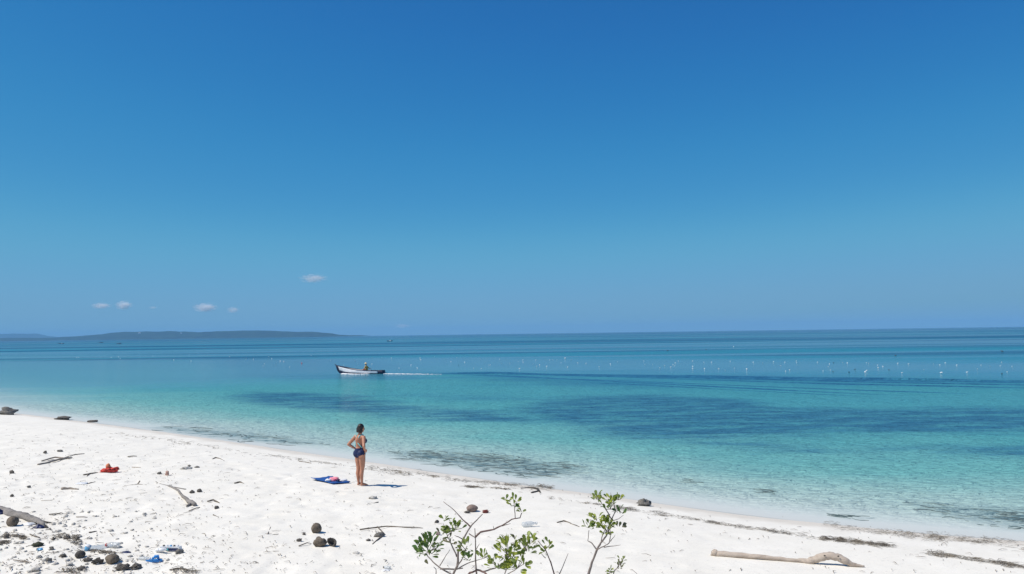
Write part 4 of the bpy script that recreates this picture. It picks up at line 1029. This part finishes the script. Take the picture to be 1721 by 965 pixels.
FLZ = [(220, 'in the far scatter below the left headland'), (450, 'in the far line left of the red float'), (590, 'just left of the boat'), (650, 'right behind the boat'), (870, 'above the foam behind the boat'), (1000, 'around the tallest float in the middle'), (1220, 'left of the largest float, right of centre'), (1480, 'right of the largest float'), (9999, 'in the rows near the right edge')]
def put_float(px, py, kind, sc, label, group):
    o = bpy.data.objects.new('float', FM[kind]); COL.objects.link(o); o.location = on_water(px, py, 0.0)
    o.rotation_euler = (fr_.uniform(-.2, .2), -fr_.uniform(0.0, 0.4), fr_.uniform(0, 6.28)); sc *= fr_.uniform(0.8, 1.25); o.scale = (sc, sc, sc * 0.75)
    o['label'] = label; o['category'] = 'float'
    if group: o['group'] = group
for q in WHITE_F:
    d_ = on_water(*q).y; s0 = 0.34 if d_ < 130 else (0.48 if d_ < 220 else 0.85)
    if q in BIGW: put_float(*q, 'w', s0 * 1.6, BIGW[q], 'floats of the seaweed farm')
    else: put_float(*q, 'w', s0, 'small white plastic float ' + next(t for lim, t in FLZ if q[0] < lim), 'floats of the seaweed farm')
for q in DARK_F: put_float(*q, 'd', 0.45 if q[1] > 600 else 0.8, 'small dark float among the white ones out on the sea', 'floats of the seaweed farm')
put_float(507, 611, 'r', 0.7, 'single red float left of the boat', 'floats of the seaweed farm')

# ================================================================== far boats and houses
def far_boat(px, py, length_px, label, who=True, pole=False):
    p = on_water(px, py); k = p.y / F_PX; Ln = length_px * k
    o = empty('fishing_boat', p, fr_.uniform(-0.25, 0.25)); tag(o, label, 'boat', 'boats far out below the headland')
    v, f = [], []; n = 14
    for i in range(n):
        t = -1 + 2 * i / (n - 1); b = 0.11 * Ln * (1 - t * t) ** 0.7 + 0.005; z = 0.05 * Ln + 0.09 * Ln * t * t
        v += [(t * Ln / 2, -b, z), (t * Ln / 2, -b * 0.5, -0.05), (t * Ln / 2, b * 0.5, -0.05), (t * Ln / 2, b, z)]
    for i in range(n - 1): f += [(4 * i + j, 4 * i + j + 1, 4 * i + 5 + j, 4 * i + 4 + j) for j in range(3)]
    h = MB().add(v, f).build('hull', BOATNAVY, o); sm = h.modifiers.new('t', 'SOLIDIFY'); sm.thickness = 0.02 * Ln
    MB().box((0.1 * Ln, 0, 0.10 * Ln), (0.22 * Ln, 0.14 * Ln, 0.14 * Ln), None, 0.85).build('deckhouse', BOATWHITE if who else BOATNAVY, o, smooth_=False)
    if pole: MB().tube([(-0.1 * Ln, 0, 0), (-0.14 * Ln, 0, 0.6 * Ln)], [0.02 * Ln, 0.012 * Ln], 6).build('mast', BOATNAVY, o)
far_boat(103, 578, 9, 'small dark boat far out, leftmost below the headland', True)
far_boat(170, 576.2, 7, 'far boat with a thin mast below the headland', False, True)
far_boat(200, 578, 8, 'low dark boat far out, right of the masted one', False)
far_boat(655, 573.5, 10, 'dark boat with a white deckhouse far out beyond the floats', True)
HW = simple('white_house_wall', (0.80, 0.80, 0.78), 0.8, 0.1, 1.0); HRF = simple('pale_house_roof', (0.55, 0.50, 0.47), 0.8, 0.2, 1.0)
def house(px, py, w, label):
    X, Y, Z = RIDGE
    d = ray(px, py); best = None
    t = np.linspace(6000, 7000, 4000); xs, ys, zs = d.x * t, d.y * t, CAM_H + d.z * t
    ci = np.clip(np.searchsorted(X[0], xs), 0, X.shape[1] - 1); ri = np.clip(np.searchsorted(Y[:, 0], ys), 0, Y.shape[0] - 1)
    hit = np.argmax(zs < Z[ri, ci] + 0.5); p = Vector((xs[hit], ys[hit] - 6, float(Z[ri[hit], ci[hit]]) - 2)) if (zs < Z[ri, ci] + 0.5).any() else at_depth(px, py + 1, 6400)
    o = empty('house', p, random.uniform(-0.4, 0.4)); k = 5.0; W = w * k
    MB().box((0, 0, W * 0.3), (W, W * 0.7, W * 0.6)).build('wall', HW, o, smooth_=False)
    MB().add([(-W * .55, -W * .4, W * .6), (W * .55, -W * .4, W * .6), (W * .55, W * .4, W * .6), (-W * .55, W * .4, W * .6), (-W * .5, 0, W * .85), (W * .5, 0, W * .85)], [(0, 1, 5, 4), (2, 3, 4, 5), (1, 2, 5), (3, 0, 4), (3, 2, 1, 0)]).build('roof', HRF, o, smooth_=False)
    tag(o, label, 'house', 'houses on the headland')
house(137, 566.3, 1.6, 'tiny white house low on the headland, leftmost of the specks')
house(143, 566.3, 1.6, 'tiny white house close to the leftmost speck on the headland')
house(164, 565.8, 2.4, 'long white house on the lower slope of the headland')
house(235, 562, 3.0, 'largest white house high on the headland')
house(305, 560.5, 2.0, 'tiny white house furthest right on the headland')

# ================================================================== shrubs on the bank in front
BARK = simple('grey_bark', (0.27, 0.225, 0.20), 0.9, 0.35, 30.0, 0.001, 0.2)
BARKRED = simple('reddish_bark', (0.20, 0.13, 0.115), 0.9, 0.35, 30.0, 0.001, 0.2)
def leaf_mat(name, c1, c2):
    m, nt = new_mat(name)
    oi = N(nt, 'ShaderNodeObjectInfo')
    c = ramp(nt, oi.outputs['Random'], [(0.0, c1), (1.0, c2)])
    d = N(nt, 'ShaderNodeBsdfPrincipled', in_Roughness=0.42); d.inputs['Specular IOR Level'].default_value = 0.4
    L(nt, c, d.inputs['Base Color'])
    t = N(nt, 'ShaderNodeBsdfTranslucent'); L(nt, mixc(nt, 0.5, c, (0.25, 0.35, 0.03)), t.inputs[0])
    mx = N(nt, 'ShaderNodeMixShader', in_0=0.35); L(nt, d.outputs[0], mx.inputs[1]); L(nt, t.outputs[0], mx.inputs[2])
    o = N(nt, 'ShaderNodeOutputMaterial'); L(nt, mx.outputs[0], o.inputs[0])
    return m
LEAFM = {'dark': leaf_mat('dark_leaf', (0.07, 0.15, 0.05), (0.15, 0.23, 0.07)), 'mid': leaf_mat('mid_leaf', (0.13, 0.19, 0.045), (0.25, 0.29, 0.07)), 'light': leaf_mat('light_leaf', (0.23, 0.29, 0.04), (0.42, 0.45, 0.09)), 'dry': leaf_mat('dry_leaf', (0.12, 0.10, 0.08), (0.20, 0.16, 0.12))}
def leaf_mesh(mat, bend):
    out = [(0, 0.01), (0.22, 0.11), (0.5, 0.22), (0.75, 0.26), (0.92, 0.17), (1.0, 0.01)]
    v, f = [], []
    for t, w in out:
        z = bend * (t * t) - 0.0
        v += [(w, t, z + 0.35 * w), (0, t, z), (-w, t, z + 0.35 * w)]
    for i in range(len(out) - 1):
        f += [(3 * i, 3 * i + 1, 3 * i + 4, 3 * i + 3), (3 * i + 1, 3 * i + 2, 3 * i + 5, 3 * i + 4)]
    o = MB().add(v, f).build('leaf', mat); me = o.data; bpy.data.objects.remove(o); return me
LEAVES = {k_: [leaf_mesh(m_, b_) for b_ in (-0.28, -0.1, 0.1)] for k_, m_ in LEAFM.items()}
lr = random.Random(11)
def plant(name, label, base_px, Y, branches, clusters, stem_mat=BARK):
    b = at_depth(base_px, 1000, Y); b.z = float(land_z(b.x, b.y)) - 0.02
    root = empty(name, b); tag(root, label, 'shrub')
    k = Y / F_PX
    def W(x, y, dy=0.0): return at_depth(x, y, Y + dy) - b
    for pts, r0, r1, to_base, dy, mt in branches:
        P = [W(x, y, dy * (0.3 + 0.7 * i / max(1, len(pts) - 1))) for i, (x, y) in enumerate(pts)]
        n_vis = len(P)
        if to_base: P = [Vector((lr.uniform(-.05, .05), lr.uniform(-.04, .04), 0.0)), P[0].lerp(Vector((0, 0, 0)), 0.45) + Vector((0, 0, 0.06))] + P
        Q, R_ = [], []
        for i in range(len(P) - 1):
            for j in range(3):
                t = j / 3; q = P[i].lerp(P[i + 1], t); w = 0.35 * k
                Q.append(q + Vector((lr.uniform(-w, w), lr.uniform(-w, w), lr.uniform(-w, w))) if 0 < i + j else q)
        Q.append(P[-1])
        m_ = len(Q)
        R_ = [(r0 + (r1 - r0) * i / (m_ - 1)) * k * (1 + 0.12 * lr.uniform(-1, 1)) for i in range(m_)]
        MB().tube(Q, R_, 7).build('branch', mt or stem_mat, root)
    for cx, cy, n, sx, sy, kind, ln, dy in clusters:
        c0 = W(cx, cy, dy)
        n = int(n * 1.85)
        for i in range(n):
            me = lr.choice(LEAVES[kind if lr.random() > 0.12 else ('mid' if kind != 'mid' else 'light')])
            o = bpy.data.objects.new('leaf', me); COL.objects.link(o); o.parent = root
            a, rr = lr.uniform(0, 6.283), math.sqrt(lr.random())
            d = Vector((math.cos(a) * rr * sx * k, lr.uniform(-0.5, 0.5) * sx * k, math.sin(a) * rr * sy * k))
            o.location = c0 + d
            s_ = ln * 1.05 * k * lr.uniform(0.75, 1.2)
            out = Vector((d.x / (sx * k + 1e-6) + lr.uniform(-.6, .6), lr.uniform(-0.9, 0.7), 0.55 + d.z / (sy * k + 1e-6) * 0.6 + lr.uniform(-.3, .5))).normalized()
            q = out.to_track_quat('Y', 'Z'); o.rotation_euler = (q.to_matrix() @ Euler((0, lr.uniform(-1.2, 1.2), 0)).to_matrix()).to_euler(); o.scale = (s_, s_, s_)
            if kind != 'dry' and i % 8 == 0:
                MB().tube([o.location, o.location * 0.0 + c0 + Vector((0, 0, -sy * k * 0.5))], [0.45 * k, 0.7 * k], 5).build('twig', stem_mat, root)
plant('shrub', 'broad bare branched shrub with green leaf tufts at the bottom edge', 785, 6.0, [
    ([(761, 966), (769, 951), (770, 928), (778, 907), (791, 885), (801, 874), (811, 864)], 2.6, 0.7, True, 0.0, None),
    ([(791, 885), (785, 880), (778, 874), (764, 858), (745, 843)], 1.5, 0.4, False, 0.05, BARKRED),
    ([(801, 966), (799, 940), (799, 910), (798, 888)], 2.2, 0.6, True, -0.1, None),
    ([(788, 897), (796, 902), (799, 904)], 0.9, 0.8, False, -0.05, None),
    ([(799, 903), (808, 894), (830, 890), (844, 883), (860, 873), (874, 870), (877, 862)], 1.6, 0.6, False, -0.1, BARKRED),
    ([(866, 872), (865, 858), (864, 846)], 0.8, 0.5, False, -0.1, None), ([(830, 890), (829, 884)], 0.7, 0.3, False, -0.1, None), ([(844, 884), (858, 880)], 1.0, 0.3, False, -0.1, None),
    ([(760, 966), (740, 955), (728, 945), (716, 931)], 1.8, 0.8, True, 0.12, None), ([(739, 951), (747, 938), (756, 924)], 0.9, 0.4, False, 0.12, None),
    ([(733, 968), (733, 957), (729, 953)], 1.2, 0.5, True, 0.15, None), ([(740, 956), (762, 957), (778, 955)], 1.5, 0.8, False, 0.1, None),
    ([(768, 936), (760, 918), (752, 901), (745, 880)], 1.4, 0.5, False, 0.08, None), ([(752, 901), (760, 893), (770, 884)], 0.8, 0.4, False, 0.08, None), ([(777, 906), (770, 902), (764, 900)], 0.9, 0.5, False, 0.0, None),
    ([(766, 955), (775, 943), (781, 928), (785, 918)], 1.2, 0.5, False, -0.15, None), ([(768, 957), (785, 947), (800, 942), (820, 936)], 1.1, 0.4, False, -0.15, None),
    ([(780, 975), (790, 963), (803, 958), (814, 962), (820, 968)], 2.0, 1.4, True, -0.2, BARKRED), ([(812, 961), (832, 955), (850, 943), (860, 930)], 1.3, 0.5, False, -0.25, None),
    ([(838, 990), (850, 960), (862, 935), (866, 915)], 1.3, 0.5, True, -0.25, None), ([(852, 966), (870, 955), (884, 945)], 0.9, 0.4, False, -0.25, None), ([(799, 925), (806, 914)], 0.8, 0.3, False, -0.1, None)],
    [(720, 920, 46, 19, 16, 'dark', 10.5, 0.12), (742, 900, 4, 4, 8, 'dry', 9, 0.12), (721, 948, 1, 3, 3, 'dry', 9, 0.1), (764, 886, 16, 13, 9, 'mid', 9.5, 0.08), (746, 873, 3, 4, 6, 'mid', 10, 0.08), (748, 893, 6, 6, 5, 'mid', 9.5, 0.08), (757, 908, 4, 4, 8, 'dry', 8, 0.05), (768, 922, 5, 5, 8, 'dry', 8, 0.05),
     (784, 921, 9, 9, 9, 'mid', 9.5, -0.15), (787, 939, 9, 10, 5, 'dark', 9.5, -0.15), (814, 936, 7, 11, 4, 'mid', 9, -0.15), (864, 846, 9, 8, 8, 'light', 8.5, -0.1), (852, 842, 4, 5, 4, 'mid', 7.5, -0.1), (876, 857, 5, 3, 6, 'light', 8, -0.1),
     (856, 926, 26, 17, 17, 'light', 11, -0.25), (885, 921, 18, 14, 10, 'mid', 10.5, -0.25), (870, 948, 22, 17, 12, 'light', 11, -0.25), (836, 949, 14, 12, 10, 'mid', 10, -0.25), (893, 907, 5, 8, 4, 'light', 9.5, -0.25), (866, 909, 3, 4, 5, 'dry', 9, -0.25), (850, 905, 4, 6, 5, 'mid', 9, -0.25)])
plant('sapling', 'slender leafy sapling right of the broad shrub', 985, 6.3, [
    ([(989, 966), (995, 945), (1003, 924), (1010, 912), (1019, 901), (1024, 888), (1028, 873)], 2.6, 1.0, True, 0.0, None),
    ([(1003, 924), (995, 913), (988, 909), (990, 891)], 1.1, 0.5, False, 0.05, None), ([(1003, 924), (1015, 918), (1024, 913), (1026, 900), (1025, 885)], 1.1, 0.5, False, -0.05, None), ([(1015, 920), (1043, 916)], 0.9, 0.3, False, -0.05, None), ([(1026, 910), (1034, 899)], 0.7, 0.3, False, -0.05, None),
    ([(1028, 873), (1018, 856), (1009, 843), (1002, 832)], 1.0, 0.4, False, 0.0, None), ([(1028, 873), (1034, 859), (1031, 842), (1026, 828)], 1.0, 0.3, False, 0.0, None), ([(1028, 876), (1040, 872), (1048, 866)], 0.7, 0.3, False, 0.0, None), ([(1010, 912), (1013, 898), (1018, 888)], 0.9, 0.5, False, 0.0, None), ([(1018, 856), (1034, 856), (1046, 862)], 0.7, 0.4, False, 0.0, None)],
    [(989, 884, 9, 7, 6, 'mid', 9, 0.05), (998, 887, 4, 6, 3, 'dark', 8.5, 0.05), (1019, 886, 24, 10, 13, 'light', 9.5, 0), (1003, 872, 8, 8, 6, 'light', 9, 0), (1006, 838, 10, 9, 6, 'mid', 9, 0), (1024, 841, 12, 9, 7, 'light', 9, 0), (1039, 838, 6, 7, 4, 'mid', 8.5, 0), (1042, 860, 8, 8, 5, 'dark', 8.5, 0), (1025, 853, 6, 9, 4, 'mid', 8.5, 0), (1040, 885, 5, 7, 4, 'dry', 8.5, 0)])
plant('sprig', 'single thin sprig with a few yellowish leaves between shrub and sapling', 930, 5.8, [
    ([(932, 968), (926, 945), (917, 925), (904, 909)], 1.7, 0.6, True, 0.0, BARKRED), ([(917, 938), (910, 931)], 0.8, 0.4, False, 0, None), ([(940, 966), (948, 947), (955, 930)], 1.2, 0.4, True, 0.05, None)],
    [(915, 921, 7, 7, 9, 'light', 8.5, 0), (921, 916, 4, 5, 8, 'mid', 8, 0)])
plant('sprig', 'dull low sprig at the bottom edge right of the sapling', 1030, 5.9, [
    ([(1028, 975), (1032, 960), (1040, 951), (1046, 941), (1051, 934)], 1.2, 0.4, True, 0.0, None), ([(1028, 962), (1022, 960)], 0.8, 0.4, False, 0, None), ([(1075, 970), (1066, 960), (1062, 957)], 0.8, 0.3, True, 0.1, None)],
    [(1040, 950, 8, 6, 6, 'dry', 6.5, 0), (1025, 961, 6, 5, 4, 'mid', 6.5, 0), (1045, 941, 4, 4, 5, 'mid', 6, 0)])

# ================================================================== seaweed wrack and fine litter
def ribbons(name, spots, mat, label=None, kind='stuff'):
    """spots: (px, py, length m, width m, angle); thin curved bits lying on the sand"""
    v, f = [], []
    P = np.array([[q[0], q[1]] for q in spots])
    M3 = np.array(CAM_M.to_3x3()); D = np.stack([(P[:, 0] - 860.5) / F_PX, -(P[:, 1] - 482.5) / F_PX, -np.ones(len(P))], 1) @ M3.T
    ZG = np.full(len(P), 0.3)
    for _ in range(5):
        T = (ZG - CAM_H) / D[:, 2]; ZG = land_z(D[:, 0] * T, D[:, 1] * T)
    for n_i, (px, py, ln, wd, an) in enumerate(spots):
        x, y, Zg = float(D[n_i, 0] * T[n_i]), float(D[n_i, 1] * T[n_i]), float(ZG[n_i])
        z = Zg + wr.uniform(0.004, 0.02)
        c, s_ = math.cos(an), math.sin(an); bend = wr.uniform(-0.35, 0.35) * ln; b = len(v)
        for u in (-0.5, 0.0, 0.5):
            cx = x + c * u * ln - s_ * bend * (0.25 - u * u) * 4; cy = y + s_ * u * ln + c * bend * (0.25 - u * u) * 4
            zz = z + (0.012 + 0.25 * wd) * (1 - 4 * u * u) * wr.uniform(0.3, 1.4); w = wd * (1.0 if u == 0 else 0.45)
            v += [(cx - s_ * w, cy + c * w, zz), (cx + s_ * w, cy - c * w, zz), (cx, cy, zz + w * 0.9)]
        for i in (0, 3): f += [(b + i, b + i + 3, b + i + 5, b + i + 2), (b + i + 1, b + i + 2, b + i + 5, b + i + 4), (b + i, b + i + 1, b + i + 4, b + i + 3)]
    me = bpy.data.meshes.new(name); me.from_pydata(v, [], f); me.materials.append(mat); me.update()
    o = bpy.data.objects.new(name, me); COL.objects.link(o)
    tag(o, label, None, None, kind)
    return o
wr = random.Random(21)
def along(path, n, spread, ln, wd, clump=0.5):
    out = []; seg = [math.hypot(b[0] - a[0], b[1] - a[1]) for a, b in zip(path, path[1:])]; tot = sum(seg)
    cl = [wr.random() for _ in range(max(3, int(tot / 14)))]
    for _ in range(n):
        t = (wr.choice(cl) + wr.gauss(0, 0.02)) if wr.random() < clump else wr.random()
        t = min(max(t, 0), 0.999) * tot
        for (a, b), sl in zip(zip(path, path[1:]), seg):
            if t <= sl: break
            t -= sl
        u = t / sl; x = a[0] + (b[0] - a[0]) * u; y = a[1] + (b[1] - a[1]) * u
        sp = spread * (0.4 + 1.2 * vnoise(x / 25.0, 3.0, 9))
        out.append((x + wr.gauss(0, 3), y + wr.gauss(0, sp), ln * wr.uniform(0.4, 1.5), wd * wr.uniform(0.5, 1.4), math.pi - 0.45 + wr.gauss(0, 0.6)))
    return out
ribbons('seaweed_wrack', along([(1036, 853), (1070, 858), (1110, 864), (1180, 876), (1240, 886), (1300, 893), (1365, 904)], 330, 1.5, 0.17, 0.005) + along([(1382, 905), (1410, 908), (1440, 912), (1500, 919)], 330, 2.0, 0.17, 0.005) + along([(1560, 930), (1600, 936), (1640, 941), (1700, 951), (1760, 962)], 280, 1.8, 0.17, 0.005), WEED, 'thin dark line of dry seaweed along the right of the beach')
ribbons('seaweed_wrack', along([(1480, 893), (1560, 903), (1640, 912), (1760, 928)], 200, 2.2, 0.14, 0.005, 0.7) + along([(1380, 880), (1460, 892), (1540, 899), (1721, 913)], 350, 3.0, 0.12, 0.004, 0.6), WEED, 'sparse seaweed bits just above the waterline at the right')
ribbons('seaweed_wrack', along([(700, 797), (740, 803), (780, 809), (830, 812), (880, 818), (925, 820)], 260, 2.4, 0.17, 0.006, 0.7) + along([(780, 818), (820, 820), (860, 823)], 160, 1.2, 0.14, 0.006) + along([(905, 815), (930, 819)], 150, 1.6, 0.16, 0.007, 0.2) + along([(925, 838), (985, 846), (1040, 852)], 70, 1.2, 0.14, 0.005, 0.8), WEED, 'dark seaweed tangle at the shore right of the woman')
ribbons('seaweed_wrack', along([(180, 728), (260, 738), (340, 749), (420, 762), (500, 772), (580, 783), (690, 797)], 260, 1.3, 0.20, 0.007, 0.75) + along([(620, 786), (660, 792), (700, 800)], 90, 1.5, 0.16, 0.006), WEED, 'broken line of dark seaweed bits along the left shore')
ribbons('seaweed_wrack', along([(4, 903), (20, 899), (44, 906)], 80, 1.6, 0.12, 0.008, 0.4) + along([(85, 904), (110, 902), (135, 912)], 90, 3.0, 0.12, 0.008, 0.4) + along([(0, 914), (14, 912)], 60, 1.2, 0.14, 0.007) + along([(100, 958), (130, 962)], 40, 2, 0.10, 0.007) + along([(290, 961), (330, 963)], 45, 2, 0.12, 0.006) + along([(150, 926), (200, 932)], 90, 2, 0.12, 0.006), WEED, 'dark weed and fibre among the litter at bottom left')
# scattered specks: twig ends, shell and husk crumbs all over the dry sand
sp = []
while len(sp) < 1700:
    x = wr.uniform(-20, 1740); y = wr.uniform(720, 965)
    edge = 700 + 0.122 * x
    if y < edge + 6: continue
    dens = 0.10 + 0.9 * max(0, 1 - x / 520) * (0.25 + 0.75 * max(0, (y - 730) / 235)) + (0.12 if x < 700 else 0)
    if wr.random() < dens * (0.3 + 1.4 * vnoise(x / 40.0, y / 14.0, 44)): sp.append((x, y, wr.choice([0.025, 0.03, 0.05, 0.09, 0.15]) * wr.uniform(0.6, 1.3), wr.uniform(0.004, 0.010), wr.uniform(0, 3.14)))
ribbons('beach_litter', sp, simple('litter_crumbs', (0.36, 0.31, 0.26), 0.95, 0.4, 2.0, 0.0, 0.1, 'Object', (0.16, 0.14, 0.12)), 'fine crumbs of twig, husk and shell scattered over the sand')
# pale coral rubble
cb = MB()
for i in range(260):
    x = wr.gauss(90, 90); y = wr.uniform(860, 966)
    if x < -15 or x > 340: continue
    p = on_ground(x, y); r = wr.uniform(0.012, 0.05)
    cb.blob((p.x, p.y, p.z + r * 0.15), (r, r * wr.uniform(0.6, 1), r * wr.uniform(0.4, 0.7)), 7, 5, 0.3, (0, 0, wr.uniform(0, 3)), i, 2.0)
tag(cb.build('coral_rubble', CORAL), 'pale coral rubble strewn at bottom left', None, None, 'stuff')

# dark weed lying at the surface over the shallow reef patches
def weed_dashes():
    v, f = [], []; r_ = random.Random(77)
    for poly, n in ((REEFS[0], 190), (REEFS[1], 380), (REEFS[-1], 200), (REEFS[2], 22), (REEFS[3], 14), (REEFS[4], 8)):
        xs = [q[0] for q in poly]; ys = [q[1] for q in poly]; c = 0
        while c < n:
            x, y = r_.uniform(min(xs), min(max(xs), 1800)), r_.uniform(min(ys), max(ys)); ins = False
            for (x0, y0), (x1, y1) in zip(poly, poly[1:] + poly[:1]):
                if (y0 > y) != (y1 > y) and x < (x1 - x0) * (y - y0) / (y1 - y0) + x0: ins = not ins
            c += 1
            if not ins: continue
            p = on_water(x, y)
            if shore_s(p.x, p.y) > -0.25: continue
            ln, wd = r_.uniform(0.12, 0.7) * p.y / 24, r_.uniform(0.012, 0.05) * p.y / 24; an = math.pi - 0.55 + r_.gauss(0, 0.35); b = len(v)
            bend = r_.uniform(-0.3, 0.3) * ln
            for u, w in ((-0.5, 0.2), (-0.2, 1.0), (0.15, 0.8), (0.5, 0.15)):
                cx = p.x + math.cos(an) * u * ln - math.sin(an) * bend * (0.25 - u * u) * 4; cy = p.y + math.sin(an) * u * ln + math.cos(an) * bend * (0.25 - u * u) * 4
                sx, sy = -math.sin(an) * w * wd, math.cos(an) * w * wd
                v += [(cx + sx, cy + sy, -0.004), (cx - sx, cy - sy, -0.004), (cx, cy, 0.006 + 0.2 * w * wd)]
            for i in (0, 3, 6): f += [(b + i, b + i + 3, b + i + 5, b + i + 2), (b + i + 1, b + i + 2, b + i + 5, b + i + 4), (b + i, b + i + 1, b + i + 4, b + i + 3)]
    me = bpy.data.meshes.new('floating_seaweed'); me.from_pydata(v, [], f); me.materials.append(simple('wet_seaweed', (0.10, 0.14, 0.14), 0.7, 0.4, 2.0, 0.0, 0.3, 'Object', (0.05, 0.08, 0.085))); me.update()
    o = bpy.data.objects.new('floating_seaweed', me); COL.objects.link(o); tag(o, 'dark weed streaks in the shallows along the shore', None, None, 'stuff')
weed_dashes()
